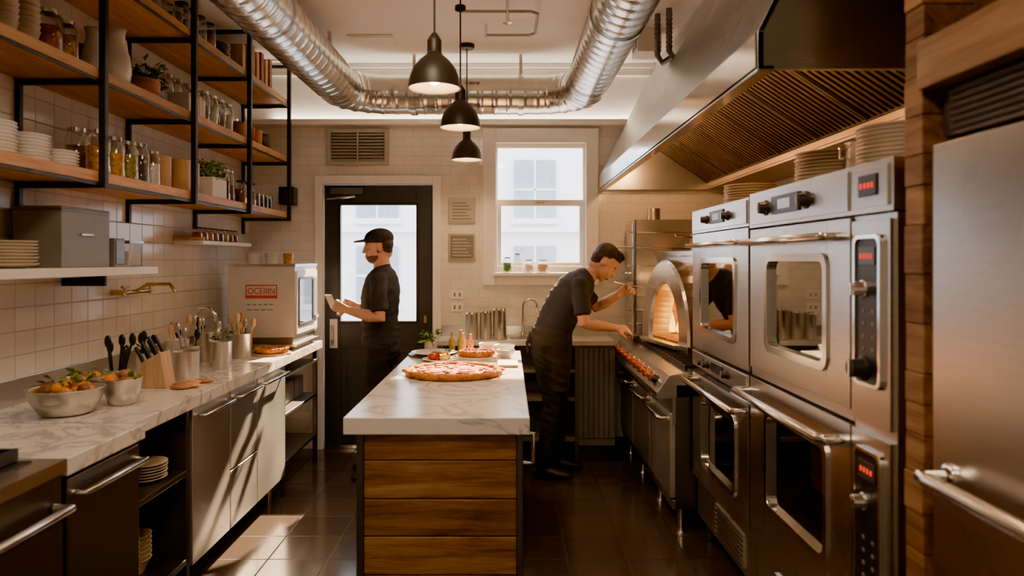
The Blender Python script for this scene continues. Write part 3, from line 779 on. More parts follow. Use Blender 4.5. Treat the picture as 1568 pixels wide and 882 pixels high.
b.box(RX, 1.8, ny0, ny1, 1.63, 1.77, STEEL); b.box(RX+.01, 1.8, nc, ny1, 1.03, 1.06, STEEL); b.box(RX+.03, 1.8, ny0, ny1, .12, .34, STEEL)
b.box(RX+.01, 1.8, ny0, nc-.003, .34, 1.625, STEEL)
b.box(RX-.006, RX, nc+.01, ny1-.02, 1.642, 1.758, STEEL)
window_door(b, RX, nc+.008, ny1-.008, 1.065, 1.622, 2.25, 2.77, 1.16, 1.51, STEEL)
window_door(b, RX, nc+.008, ny1-.008, .36, 1.02, 2.25, 2.77, .55, .92, STEEL)
handle(b, RX, 2.16, 2.93, 1.57, .013, .055); handle(b, RX, 2.13, 2.95, .965, .017, .075)
b.box(RX-.014, RX-.006, 2.44, 2.69, 1.67, 1.735, BLACKP); b.box(RX-.016, RX-.014, 2.51, 2.62, 1.685, 1.72, LEDB)
knob(b, RX-.006, 2.39, 1.70, .024); knob(b, RX-.006, 2.76, 1.70, .024)
for (cz0, cz1) in ((1.05, 1.61), (.42, 1.02)):
    b.box(RX-.004, RX+.01, ny0+.01, nc-.012, cz0, cz1, STEEL)
    b.rframe(RX-.016, .012, ny0+.04, nc-.04, cz0+.1, cz1-.04, .012, .02, CHROME)
    b.box(RX-.010, RX-.004, ny0+.045, nc-.045, cz0+.105, cz1-.045, BLACKP)
    b.box(RX-.014, RX-.010, ny0+.07, nc-.07, cz1-.125, cz1-.075, DARKCER)
    for q in range(4): b.box(RX-.016, RX-.014, ny0+.085+q*.018, ny0+.093+q*.018, cz1-.107, cz1-.093, LEDR)
    knob(b, RX-.010, (ny0+nc)/2+.02, cz1-.19, .020, .035, CHROME)
    for r_ in range(4):
        for q in range(2): b.box(RX-.012, RX-.010, ny0+.08+q*.05, ny0+.093+q*.05, cz0+.20+r_*.035, cz0+.210+r_*.035, GREYP)
    knob(b, RX-.010, (ny0+nc)/2+.02, cz0+.15, .028, .04, BLACKP)
b.box(RX-.006, RX, ny0+.02, nc-.02, 1.645, 1.755, STEEL); b.box(RX-.010, RX-.006, ny0+.07, nc-.06, 1.675, 1.735, BLACKP)
for q in range(4): b.box(RX-.012, RX-.010, ny0+.085+q*.020, ny0+.095+q*.020, 1.697, 1.712, LEDR)
for i in range(7): b.box(RX+.02, RX+.03, 2.3, 2.75, .15+i*.024, .16+i*.024, CHROME)
for yy in (ny0+.06, ny1-.06):
    for xx in (RX+.08, 1.7): b.cyl((xx, yy, 0), .022, .12, DKSTEEL, 12)
b.make(.003)
plate_stack('plate_stack', 1.16, 3.42, 1.76, .125, 7, CERB, .0125)
plate_stack('plate_stack', 1.32, 3.12, 1.76, .11, 4, CERB, .0125)
plate_stack('plate_stack', 1.18, 2.62, 1.77, .125, 9, CERB, .0125)
b = MB('stock_pot'); cup(b, 1.20, 2.40, 1.77, .065, .12, STEEL); b.tube([(1.14, 2.40, 1.87), (1.11, 2.40, 1.87), (1.11, 2.40, 1.84), (1.137, 2.40, 1.84)], .005, CHROME); b.make()
plate_stack('plate_stack', 1.19, 2.17, 1.77, .125, 10, CERB, .0125)
plate_stack('plate_stack', 1.50, 2.35, 1.77, .12, 9, CERB, .0125)

# ------------------------------------------------------------------ range
b = MB('gas_range')
ry0, ry1 = 3.915, 5.66; gx = .90
b.box(gx+.02, 1.80, ry0, ry1, .14, .82, DKSTEEL)
b.prism([(gx+.06, .885), (1.80, .885), (1.80, .82), (gx-.06, .74), (gx-.085, .75), (gx-.085, .775), (gx-.02, .87)], ry0, ry1, STEEL)
b.box(gx, gx+.02, ry0, ry1, .60, .755, STEEL)
for i in range(10):
    y = ry0+.12+i*.168
    M = Matrix.Translation((gx-.055, y, .822)) @ Matrix.Rotation(radians(-90+33), 4, 'Y')
    b.lathe([(.032, 0), (.032, .006), (.024, .008), (.022, .035), (.018, .04), (.001, .041)], (0, 0, 0), KNOBR if i else BLACKP, 18, M)
    b.lathe([(.034, -.002), (.036, .003), (.033, .007)], (0, 0, 0), CHROME, 18, M)
nd = 3; w = (ry1-ry0)/nd
for i in range(nd):
    ya, yb = ry0+i*w+.012, ry0+(i+1)*w-.012
    b.box(gx-.012, gx+.02, ya, yb, .20, .66, STEELH)
    handle(b, gx-.012, ya+.05, yb-.05, .625, .013, .05)
b.box(gx+.0, gx+.02, ry0, ry1, .14, .19, STEEL)
for yy in (ry0+.06, ry0+w, ry0+2*w, ry1-.08):
    for xx in (gx+.06, 1.7): b.lathe([(.028, 0), (.018, .02), (.022, .14)], (xx, yy, 0), STEEL, 14, None, True)
for i in range(24):
    y = ry0+.05+i*.07; b.box(gx+.08, 1.45, y, y+.012, .905, .92, BLACKM)
for xx in (gx+.08, 1.15, 1.44): b.box(xx, xx+.014, ry0+.05, ry1-.05, .885, .915, BLACKM)
for i in range(5):
    for xx in (1.04, 1.3): b.lathe([(.05, .885), (.045, .9), (.001, .902)], (xx, ry0+.2+i*.33, 0), BLACKM, 16)
rg = b.make(.003)

# pizza oven
b = MB('wood_fired_pizza_oven')
OC = Matrix.Translation((1.10, 4.84, .0)) @ Matrix.Rotation(radians(10), 4, 'Z')
def arch(n, hw, h, base): return [(hw*cos(pi*k/n), base+h*sin(pi*k/n)) for k in range(n+1)]
n = 24; zb = .96
out = arch(n, .40, .50, zb+.04); inn = arch(n, .245, .34, zb+.04)
out = [(.40, zb)]+out+[(-.40, zb)]; inn = [(.245, zb)]+inn+[(-.245, zb)]
N = len(out)
vs = [(.12, a, z) for a, z in out]+[(-.04, a, z) for a, z in out]+[(-.055, a*.965, zb+(z-zb)*.97) for a, z in out]+[(-.055, a*1.05, zb+(z-zb)*1.03) for a, z in inn]+[(-.03, a, z) for a, z in inn]+[(.10, a*.96, zb+(z-zb)*.97) for a, z in inn]
fs = [(q*N+k, q*N+k+1, (q+1)*N+k+1, (q+1)*N+k) for q in range(5) for k in range(N-1)]
b.add(vs, fs, STEEL, False, OC)
ch = arch(16, .30, .40, zb+.02); L = len(ch)
vs = [(.10, a, z) for a, z in ch]+[(.55, a, z) for a, z in ch]; fs = [(k, k+1, L+k+1, L+k) for k in range(L-1)]+[tuple(range(L, 2*L))]
b.add(vs, fs, HEARTH, True, OC)
b.box(-.06, .56, -.40, .40, zb-.05, zb, STEEL, OC); b.box(-.03, .55, -.3, .3, zb, zb+.012, HEARTH, OC)
b.box(-.11, -.06, -.30, .30, zb-.02, zb, STEEL, OC)
b.box(.10, .60, -.44, -.405, zb-.05, 1.56, STEEL, OC); b.box(.10, .60, .405, .44, zb-.05, 1.56, STEEL, OC); b.box(.10, .60, -.405, .405, 1.52, 1.56, STEEL, OC)
b.box(.57, .60, -.405, .405, zb-.05, 1.52, STEEL, OC)
vs = []; fs = []
for k in range(n+1):
    a, z = out[k+1]; vs += [(.10, a, z), (.10, a, 1.53)]
for k in range(n): fs.append((2*k, 2*k+1, 2*k+3, 2*k+2))
b.add(vs, fs, STEEL, False, OC)
for (lx, ly) in ((.0, -.36), (.0, .36), (.52, -.36), (.52, .36)): b.box(lx-.02, lx+.02, ly-.02, ly+.02, .9215, zb-.05, DKSTEEL, OC)
for (ly, s) in ((-.12, 0), (.02, 1), (.14, 2)):
    p0 = OC @ Vector((.22, ly-.06, zb+.035+.02*s)); p1 = OC @ Vector((.46, ly+.06, zb+.04+.01*s)); b.tube([p0, p1], .026, BROWN, 8)
rf = random.Random(5)
for i in range(26):
    ly = -.21+.46*i/25; lx = .16+rf.uniform(-.05, .20); h = (.26-abs(ly)*.45)*rf.uniform(.6, 1.05)
    vs_ = [(.020, 0), (.027, h*.18), (.019, h*.5), (.008, h*.8), (.001, h)]
    b.lathe(vs_, (lx, ly, zb+.03), FIRE, 8, OC)
po = b.make(.002)
addlight('fire_light', 'POINT', OC @ Vector((.20, 0, zb+.24)), 7.5, (1, .44, .08), po, shadow_soft_size=.06)
b = MB('copper_pot'); cup(b, 1.30, 4.78, 1.561, .085, .11, COPPER); b.tube([(1.22, 4.76, 1.65), (1.10, 4.7, 1.66)], .008, BRASS); b.make()
b = MB('steam_cabinet')
b.box(.95, 1.45, 5.34, 5.66, .93, 1.80, STEEL)
b.box(.935, .95, 5.36, 5.64, 1.36, 1.78, STEEL); b.box(.935, .95, 5.36, 5.64, .95, 1.34, STEEL)
b.box(.94, .955, 5.325, 5.34, .95, 1.8, DKSTEEL)
for zz in (1.02, 1.12, 1.22, 1.32, 1.45, 1.58, 1.70): b.box(.955, 1.44, 5.325, 5.345, zz, zz+.012, CHROME); b.box(.90, .945, 5.37, 5.42, zz, zz+.012, CHROME)
b.box(.80, .95, 5.35, 5.6, 1.588, 1.603, STEEL)
handle(b, .935, 5.40, 5.6, 1.40, .009, .04)
for xx in (.98, 1.4):
    for yy in (5.37, 5.6): b.cyl((xx, yy, .921), .015, .01, BLACKP, 8)
b.make(.004)
b = MB('steel_canister'); cup(b, 1.12, 5.5, 1.80, .05, .09, STEEL); b.make()

# ------------------------------------------------------------------ hood
b = MB('exhaust_hood')
hy0, hy1 = 2.07, 5.64; hx = .72; zl0, zl1 = 2.05, 2.16; tx = 1.16
t = .02
b.box(hx, hx+t, hy0, hy1, zl0, zl1, CHROME)
b.box(hx, hx+.05, hy0, hy1, zl0-.004, zl0+.012, CHROME)
vs = [(hx, hy0, zl1), (hx, hy1, zl1), (tx, hy1, HC-.005), (tx, hy0, HC-.005)]
b.add(vs+[(x+.02, y, z) for x, y, z in vs], [(0, 1, 2, 3), (4, 7, 6, 5), (0, 4, 5, 1), (1, 5, 6, 2), (2, 6, 7, 3), (3, 7, 4, 0)], HOODST)
for yy in (hy0, hy1-.02): b.prism([(hx, zl0), (XR-.01, zl0), (XR-.01, HC-.005), (tx, HC-.005), (hx, zl1)], yy, yy+.02, HOODST)
b.box(tx, XR-.01, hy0, hy1, HC-.03, HC-.005, STEEL)
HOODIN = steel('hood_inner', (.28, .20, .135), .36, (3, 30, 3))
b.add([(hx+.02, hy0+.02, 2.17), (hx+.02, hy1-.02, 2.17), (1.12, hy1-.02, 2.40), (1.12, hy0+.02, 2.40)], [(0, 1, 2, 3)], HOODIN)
fx0, fz0, fx1, fz1 = 1.12, 2.40, 1.58, 2.10
dv = Vector((fx1-fx0, 0, fz1-fz0)); Lf = dv.length; ang = math.atan2(-(fz1-fz0), fx1-fx0)
MF = Matrix.Translation((fx0, 0, fz0)) @ Matrix.Rotation(ang, 4, 'Y')
b.box(0, Lf, hy0+.02, hy1-.02, .03, .04, BLACKM, MF)
nb = int((hy1-hy0-.04)/.045)
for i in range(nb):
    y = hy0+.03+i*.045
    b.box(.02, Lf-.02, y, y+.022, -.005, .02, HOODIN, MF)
npan = 7
for i in range(npan+1):
    y = hy0+.02+(hy1-hy0-.06)*i/npan; b.box(0, Lf, y, y+.02, -.012, .028, DKSTEEL, MF)
b.box(0, .025, hy0+.02, hy1-.02, -.012, .028, DKSTEEL, MF); b.box(Lf-.025, Lf, hy0+.02, hy1-.02, -.012, .028, DKSTEEL, MF)
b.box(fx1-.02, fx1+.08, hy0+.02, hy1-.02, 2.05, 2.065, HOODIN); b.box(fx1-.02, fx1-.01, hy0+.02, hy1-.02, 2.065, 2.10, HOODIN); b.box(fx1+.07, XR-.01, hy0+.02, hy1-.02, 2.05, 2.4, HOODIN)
for yy in (2.75, 3.6, 4.5, 5.2):
    b.lathe([(.055, -.0), (.05, -.03), (.03, -.045), (.001, -.05)], (.95, yy, 2.30), HOODBULB, 16)
    b.lathe([(.06, .02), (.06, -.005), (.055, -.005)], (.95, yy, 2.30), CHROME, 16)
ho = b.make(.002)
for yy in (2.75, 3.6, 4.5, 5.2): addlight('hood_lamp', 'POINT', (.98, yy, 2.22), 6.5, (1, .52, .20), ho, shadow_soft_size=.05)
b = MB('gas_conduits')
for k, xx in enumerate((1.06, 1.11)):
    b.tube([(xx-.12, 4.5-k*.1, HC), (xx-.12, 4.5-k*.1, 2.78), (xx-.1, 4.45-k*.1, 2.72), (xx-.04, 4.4-k*.1, 2.75)], .018, DKSTEEL, 10)
    for q in range(8): b.lathe([(.018, 0), (.023, .006), (.018, .012)], (xx-.12, 4.5-k*.1, 2.8+q*.028), DKSTEEL, 10)
b.make()
b = MB('ceiling_junction_box'); b.box(.86, 1.02, 4.75, 4.95, HC-.16, HC, TRIMW); b.box(.855, .86, 4.78, 4.92, HC-.13, HC-.03, GREYP); b.make(.006)

# ------------------------------------------------------------------ fridge + wood surround
b = MB('commercial_refrigerator')
b.box(RX+.06, 1.82, .80, 1.70, .1, 1.78, STEEL); b.box(RX, RX+.055, .81, 1.69, .14, 1.77, STEEL)
b.box(RX+.03, 1.82, .80, 1.70, 1.79, 1.90, DKSTEEL)
for i in range(6): b.box(RX+.02, RX+.03, .84, 1.66, 1.80+i*.016, 1.807+i*.016, BLACKM)
b.tube([(RX, 1.62, 1.01), (RX-.07, 1.62, 1.01), (RX-.07, 1.58, 1.01), (RX-.07, .98, 1.01), (RX-.07, .95, 1.01), (RX, .94, 1.01)], .017, CHROME, 12)
b.lathe([(.03, 0), (.03, .01), (.02, .015)], (0, 0, 0), CHROME, 16, Matrix.Translation((RX, 1.62, 1.01)) @ Matrix.Rotation(-pi/2, 4, 'Y'))
for yy in (.86, 1.64):
    for xx in (1.12, 1.75): b.cyl((xx, yy, 0), .025, .1, BLACKP, 12)
b.make(.008)
b = MB('reclaimed_wood_surround')
z = 0; rz = random.Random(9)
while z < HC-.02:
    h = rz.choice((.075, .095, .12)); z2 = min(z+h, HC-.001); o_ = rz.uniform(0, .005)
    b.box(RX-.002-o_, 1.12, 1.722, 1.80, z+.001, z2-.001, BLOCKW); z = z2
b.box(1.12, 1.86, 1.725, 1.80, 0, HC-.005, BLOCKW)
b.box(RX-.02, 1.10, .30, 1.72, 1.905, 2.02, PLANKY); b.box(1.10, 1.86, .30, 1.72, 1.985, 2.01, PLANKY)
b.box(RX-.0, 1.86, .62, .77, 0, 1.90, BLOCKW)
b.make(.003)
for yy in (1.30, 1.46):
    b = MB('herb_bottle'); jar(b, 1.08, yy, 2.02, .05, .22, GREEN, CHROME, .8); leafy(b, 1.08, yy, 2.2, .09, .14, 60, [GREEN, GREEN2], rn, .05); b.make()

# ------------------------------------------------------------------ back counter
b = MB('sink_counter')
by = 5.32
b.box(-.52, .80, by, D-.03, .865, .90, APPL); b.box(-.52, .80, D-.03, D-.01, .90, .98, STEEL)
b.box(.52, .80, by+.02, D-.03, .12, .865, CABW)
for i in range(7): b.box(.53+i*.038, .53+i*.038+.03, by+.006, by+.02, .18, .84, CABW)
b.box(-.50, .52, by+.30, D-.03, .1, .865, CABW)
for zz in (.15, .45, .66): b.box(-.50, .52, by+.02, by+.30, zz, zz+.025, GREYP)
for xx in (-.52, .0, .50): b.box(xx, xx+.03, by+.01, by+.04, 0, .865, DKSTEEL)
b.box(.52, .80, by+.05, D-.03, 0, .12, BLACKM)
b.box(.0, .38, by+.06, D-.12, .9, .906, CHROME); b.box(.02, .36, by+.08, D-.14, .9065, .9075, DKSTEEL)
b.make(.003)
b = MB('sink_faucet')
b.cyl((.12, 5.60, .90), .025, .03, CHROME); b.tube([(.12, 5.60, .92), (.12, 5.60, 1.14)]+[(.12+.055-.055*cos(a), 5.60-.02*sin(a), 1.14+.055*sin(a)) for a in [pi*k/8 for k in range(1, 9)]]+[(.23, 5.6, 1.10)], .010, CHROME, 10)
b.tube([(.12, 5.6, 1.0), (.17, 5.59, 1.02)], .006, CHROME); b.make()
for (xx, r, h) in ((-.27, .045, .20), (-.165, .045, .21), (-.06, .05, .23)):
    b = MB('steel_canister'); cup(b, xx, 5.45, .90, r, h, STEEL); b.cyl((xx, 5.45, .90+h-.01), r*1.02, .015, CHROME); b.make()
for i, (xx, r, h, m_) in enumerate(((.0, .035, .12, GREEN), (.08, .03, .15, None), (.17, .04, .10, CER), (.28, .05, .10, BOXW))):
    b = MB('sill_jar'); jar(b, xx, D-.02, WZ0+.056, r, h, m_, CHROME); b.make()
b = MB('serving_board'); b.lathe([(.17, 0), (.175, .006), (.17, .012)], (-.45, 4.52, .90), DARKCER, 28, None, True, True); b.lathe([(.10, 0), (.145, .014), (.14, .016), (.09, .004), (.001, .003)], (-.46, 4.5, .912), CER, 24, None, True); b.make()
b = MB('salad_plate'); b.lathe([(.07, 0), (.11, .012), (.105, .014), (.06, .004), (.001, .003)], (-.40, 4.28, .90), CER, 24, None, True); veg(b, -.40, 4.28, .915, .06, 14, rn, [TOMATO, GREEN2, YELLOW]); b.make()
make_pizza('small_pizza', -.19, 4.42, .90, .11, CER)
b = MB('cutting_board'); b.box(-.06, .06, 4.0, 4.24, .90, .915, BOXW); b.tube([(.0, 4.24, .908), (.0, 4.29, .908)], .007, BOXW); b.make(.004)
for (xx, yy) in ((-.12, 4.64), (-.02, 4.55)):
    b = MB('mixing_bowl'); bowl(b, xx, yy, .90, .065, .055, CER); b.make()
b = MB('flour_bowl'); bowl(b, -.01, 4.40, .90, .055, .045, CER); b.ball((-.01, 4.40, .935), (.042, .042, .012), PAPER); b.make()
for i, (xx, yy, m_, h) in enumerate(((-.30, 4.62, OLIVE, .15), (-.24, 4.66, AMBER, .12), (-.36, 4.66, OLIVE, .13), (-.29, 4.70, TERRA, .12))):
    b = MB('oil_bottle'); b.lathe([(.018, 0), (.020, .006), (.020, h*.6), (.009, h*.78), (.009, h)], (xx, yy, .90), m_, 14, None, True, True); b.make()
b = MB('herb_tub'); cup(b, -.50, 4.68, .90, .04, .07, CER); leafy(b, -.50, 4.68, .965, .05, .07, 40, [GREEN, GREEN2], rn, .03); b.make()

# ------------------------------------------------------------------ ducts
b = MB('ventilation_duct')
def corner_path():
    X0, X1, Y1, Z, R = -1.20, .56, 5.40, 2.74, .34
    pts = []
    y = -1.5
    while y < Y1-R: pts.append((X0, y, Z)); y += .015
    nseg = 36
    for k in range(nseg+1):
        a = (pi/2)*k/nseg; pts.append((X0+R-R*cos(a), Y1-R+R*sin(a), Z))
    x = X0+R+.015
    while x < X1-R: pts.append((x, Y1, Z)); x += .015
    for k in range(nseg+1):
        a = (pi/2)*k/nseg; pts.append((X1-R+R*sin(a), Y1-R+R*cos(a), Z))
    y = Y1-R-.015
    while y > -1.5: pts.append((X1, y, Z)); y -= .015
    return pts
pp = corner_path(); rr = [.142+(.006 if i % 7 == 0 else 0) for i in range(len(pp))]
b.tube(pp, rr, GALV, 40)
for (p, ax) in (((-1.20, 3.6, 2.74), 'y'), ((-1.20, 4.85, 2.74), 'y'), ((.56, 4.85, 2.74), 'y'), ((.56, 3.6, 2.74), 'y'), ((-.7, 5.40, 2.74), 'x'), ((.1, 5.40, 2.74), 'x'), ((-1.2, 2, 2.74), 'y'), ((.56, 2, 2.74), 'y')):
    ring = [(p[0]+(0 if ax == 'y' else -.02+.04*q), p[1]+(-.02+.04*q if ax == 'y' else 0), p[2]) for q in (0, 1)]
    b.tube(ring, .153, GALV, 40, False)
    b.box(p[0]-.012, p[0]+.012, p[1]-.012, p[1]+.012, 2.89, HC, GALV)
b.make()
b = MB('sprinkler_pipe')
b.tube([(-.27, 4.25, 2.97), (.14, 4.25, 2.97), (.18, 4.29, 2.97), (.18, 4.66, 2.97), (.14, 4.70, 2.97), (-.14, 4.70, 2.97)], .009, VENTP, 10)
b.tube([(0, 4.25, HC), (0, 4.25, 2.90)], .010, CHROME); b.lathe([(.03, 2.90), (.012, 2.895), (.001, 2.89)], (0, 4.25, 0), BRASS, 14); b.tube([(-.14, 4.7, HC), (-.14, 4.7, 2.96)], .010, CHROME); b.make()
b = MB('ceiling_hatch'); b.box(-1.1, -.78, 4.9, 5.12, HC-.012, HC, TRIMW); b.box(-1.08, -.80, 4.92, 5.10, HC-.016, HC-.012, CEILM); b.make(.003)
for i, (x, y) in enumerate(((-.305, 3.0), (-.255, 3.89), (-.29, 5.14))):
    b = MB('pendant_lamp'); z0 = 2.215
    prof = [(.110, 0), (.109, .012), (.102, .05), (.088, .085), (.062, .118), (.036, .140), (.030, .150)]
    b.lathe(prof, (x, y, z0), SHADEOUT, 36)
    b.lathe([(.110, 0), (.106, .0), (.105, .012), (.098, .05), (.084, .083), (.058, .114), (.03, .135), (.001, .14)], (x, y, z0), SHADEIN, 36)
    b.lathe([(.030, .148), (.030, .20), (.022, .215), (.012, .23), (.006, .235)], (x, y, z0), SHADEOUT, 20)
    b.tube([(x, y, z0+.23), (x, y, HC)], .0045, BLACKP, 8)
    b.lathe([(.05, -.03), (.055, -.02), (.055, 0)], (x, y, HC), BLACKP, 20, None, True)
    if i == 1: b.lathe([(.004, 2.84), (.03, 2.85), (.03, 2.875), (.004, 2.885)], (x, y, 0), BLACKP, 16)
    b.ball((x, y, z0+.055), (.032, .032, .040), BULB, 14, 10)
    pl = b.make()
    addlight('pendant_light', 'SPOT', (x, y, z0+.01), 22, (1, .62, .31), pl, spot_size=radians(150), spot_blend=.7, shadow_soft_size=.06)
for (x, y, e_) in ((-.35, .2, 36), (-.35, 2.0, 24)):  # panels out of view, added as general fill light for the room
    b = MB('fill_light_panel'); b.box(x-.32, x+.32, y-.32, y+.32, HC-.03, HC, TRIMW); b.box(x-.29, x+.29, y-.29, y+.29, HC-.034, HC-.03, PANELG); o = b.make(.003)
    addlight('panel_fill', 'AREA', (x, y, HC-.045), e_, (1, .74, .49), o, size=.56)

# ------------------------------------------------------------------ people
def figure(name, prims, mats, M, voxel=.0055, smooth=5, extras=None):
    V = []; F = []
    groups = {}
    for vs, fs, tag in prims:
        o = len(V); V += [Vector(v) for v in vs]; F += [[o+k for k in f] for f in fs]
        g = groups.setdefault(tag, ([], [])); o2 = len(g[0]); g[0].extend(Vector(v) for v in vs); g[1].extend([o2+k for k in f] for f in fs)
    me = bpy.data.meshes.new(name+'_src'); me.from_pydata([tuple(v) for v in V], [], F)
    bm = bmesh.new(); bm.from_mesh(me); bmesh.ops.recalc_face_normals(bm, faces=bm.faces); bm.to_mesh(me); bm.free()
    o = bpy.data.objects.new(name+'_src', me); COL.objects.link(o)
    r = o.modifiers.new('r', 'REMESH'); r.mode = 'VOXEL'; r.voxel_size = voxel
    s = o.modifiers.new('s', 'SMOOTH'); s.iterations = smooth; s.factor = .5
    bpy.context.view_layer.update()
    out = bpy.data.meshes.new_from_object(o.evaluated_get(bpy.context.evaluated_depsgraph_get()))
    bpy.data.objects.remove(o)
    out.name = name; out.materials.clear()
    tags = list(groups.keys()); trees = []
    for t in tags:
        trees.append(BVHTree.FromPolygons(groups[t][0], groups[t][1])); out.materials.append(mats[t])
    idx = []; cloth = {}
    for p in out.polygons:
        best = 0; bd = 9
        for i, tr in enumerate(trees):
            q = tr.find_nearest(p.center, .06)
            if q[0] is not None and q[3] < bd: bd = q[3]; best = i
        idx.append(best)
        isc = tags[best] in ('shirt', 'pants', 'apron')
        for v in p.vertices: cloth[v] = cloth.get(v, True) and isc
    nr = [v.normal.copy() for v in out.vertices]
    for vi, ok in cloth.items():
        if not ok: continue
        co = out.vertices[vi].co
        q = Vector((co.x*7, co.y*7, co.z*17+co.x*6))
        n1 = 1-abs(mnoise.noise(q))*2; n2 = mnoise.noise(co*26)
        out.vertices[vi].co = co+nr[vi]*(.0060*(n1-.5)+.0022*n2)
    out.polygons.foreach_set('material_index', idx)
    out.polygons.foreach_set('use_smooth', [True]*len(out.polygons))
    out.update()
    ob = bpy.data.objects.new(name, out); ob.matrix_world = M; COL.objects.link(ob)
    if extras:
        for ename, eb in extras:
            eo = eb.make(recenter=False); eo.name = ename; eo.parent = ob
    return ob
def loft(st, side, tag, seg=20):
    vs = []; fs = []; side = Vector(side).normalized(); n = len(st)
    P = [Vector(s[0]) for s in st]
    for i in range(n):
        t = (P[min(i+1, n-1)]-P[max(i-1, 0)]).normalized(); s = (side-t*side.dot(t)).normalized(); f = t.cross(s)
        for k in range(seg):
            a = 2*pi*k/seg; vs.append(P[i]+s*cos(a)*st[i][1]+f*sin(a)*st[i][2])
    for i in range(n-1):
        for k in range(seg):
            k2 = (k+1) % seg; fs.append((i*seg+k, i*seg+k2, (i+1)*seg+k2, (i+1)*seg+k))
    for i, base, dr in ((0, 0, -1), (n-1, (n-1)*seg, 1)):
        t = (P[1]-P[0]).normalized() if i == 0 else (P[-1]-P[-2]).normalized()
        vs.append(P[i]+t*dr*min(st[i][1], st[i][2])*.6); c = len(vs)-1
        for k in range(seg): fs.append((base+k, base+(k+1) % seg, c))
    return (vs, fs, tag)
def limb(pts, rs, tag, seg=16):
    P = [Vector(p) for p in pts]; d = (P[-1]-P[0]).normalized()
    side = Vector((0, 1, 0)) if abs(d.y) < .8 else Vector((1, 0, 0))
    return loft([(P[i], rs[i], rs[i]) for i in range(len(P))], side, tag, seg)
def ell(c, r, tag, M=None, seg=16, rings=12):
    vs = []; fs = []
    for i in range(rings+1):
        t = pi*(i+.0)/rings; t = min(max(t, .02), pi-.02)
        for k in range(seg):
            a = 2*pi*k/seg; v = Vector((c[0]+r[0]*sin(t)*cos(a), c[1]+r[1]*sin(t)*sin(a), c[2]+r[2]*cos(t)))
            vs.append(M @ v if M is not None else v)
    for i in range(rings):
        for k in range(seg):
            k2 = (k+1) % seg; fs.append((i*seg+k, i*seg+k2, (i+1)*seg+k2, (i+1)*seg+k))
    fs.append(tuple(range(seg))); fs.append(tuple(range(rings*seg, rings*seg+seg)))
    return (vs, fs, tag)
def xform(prim, M): return ([M @ Vector(v) for v in prim[0]], prim[1], prim[2])
def hand(wrist, d, nrm, right, curl=(35, 45, 30), tag='skin'):
    d = Vector(d).normalized(); nrm = Vector(nrm); nrm = (nrm-d*nrm.dot(d)).normalized(); w = d.cross(nrm)
    if right: w = -w
    W = Vector(wrist); pr = []
    pr.append(loft([(W-d*.01, .026, .02), (W+d*.03, .034, .017), (W+d*.065, .040, .015), (W+d*.088, .038, .012)], w, tag, 14))
    lens = ((.030, .042, .026, .020), (.010, .047, .029, .021), (-.011, .043, .027, .020), (-.031, .034, .020, .017))
    for k, (off, l1, l2, l3) in enumerate(lens):
        p = W+d*.078+w*off; dirv = (d+w*off*2.2).normalized(); pts = [p-dirv*.015, p]
        ang = 0
        for L, c in zip((l1, l2, l3), curl):
            ang += radians(c+k*4); v = (dirv*cos(ang)+nrm*sin(ang)).normalized(); pts.append(pts[-1]+v*L)
        pr.append(limb(pts, (.0095, .0098, .0088, .0080, .0068), tag, 10))
    t0 = W+d*.022+w*.024
    v1 = (d*.55+w*.75+nrm*.35).normalized(); v2 = (d*.8+w*.25+nrm*.55).normalized(); v3 = (d*.8-w*.1+nrm*.6).normalized()
    pr.append(limb([t0-v1*.01, t0+v1*.035, t0+v1*.035+v2*.03, t0+v1*.035+v2*.03+v3*.024], (.015, .0125, .0105, .008), tag, 10))
    return pr
def head(H, cap=False, beard=False):
    pr = [ell((-.012, 0, .030), (.098, .076, .090), 'skin', H), ell((.022, 0, -.035), (.068, .060, .078), 'skin', H), ell((.060, 0, -.092), (.022, .026, .020), 'skin', H),
          ell((.076, 0, .024), (.014, .048, .009), 'skin', H), ell((.058, .036, -.028), (.024, .022, .024), 'skin', H), ell((.058, -.036, -.028), (.024, .022, .024), 'skin', H),
          ell((-.035, 0, -.045), (.062, .058, .055), 'skin', H),
          ell((.087, 0, -.060), (.011, .024, .006), 'lip', H), ell((.085, 0, -.071), (.011, .020, .006), 'lip', H)]
    pr.append(xform(loft([((.082, 0, .018), .010, .010), ((.097, 0, -.010), .011, .011), ((.106, 0, -.028), .015, .012)], (0, 1, 0), 'skin', 10), H))
    for s in (1, -1): pr.append(ell((-.008, s*.076, -.008), (.018, .010, .030), 'skin', H))
    for s in (1, -1): pr.append(ell((.080, s*.032, .024), (.009, .017, .0045), 'hair', H))
    if cap:
        pr.append(ell((-.016, 0, .058), (.106, .086, .074), 'cap', H)); pr.append(ell((.10, 0, .056), (.070, .064, .009), 'cap', H))
        pr.append(ell((-.048, 0, .012), (.066, .0765, .058), 'hair', H)); pr.append(ell((-.050, 0, -.030), (.052, .062, .045), 'hair', H))
    else:
        pr.append(ell((-.030, 0, .058), (.094, .082, .080), 'hair', H)); pr.append(ell((-.052, 0, .010), (.064, .0775, .062), 'hair', H)); pr.append(ell((-.052, 0, -.030), (.050, .062, .042), 'hair', H))
        pr.append(ell((.030, .012, .112), (.052, .058, .026), 'hair', H)); pr.append(ell((.012, 0, .085), (.066, .074, .042), 'hair', H))
    if beard:
        pr.append(ell((.026, 0, -.072), (.065, .060, .043), 'beard', H)); pr.append(ell((.087, 0, -.049), (.010, .023, .004), 'beard', H)); pr.append(ell((.004, 0, -.030), (.024, .0645, .036), 'beard', H))
    return pr
EYEW = plain('eye_white', (.55, .50, .46), .3)
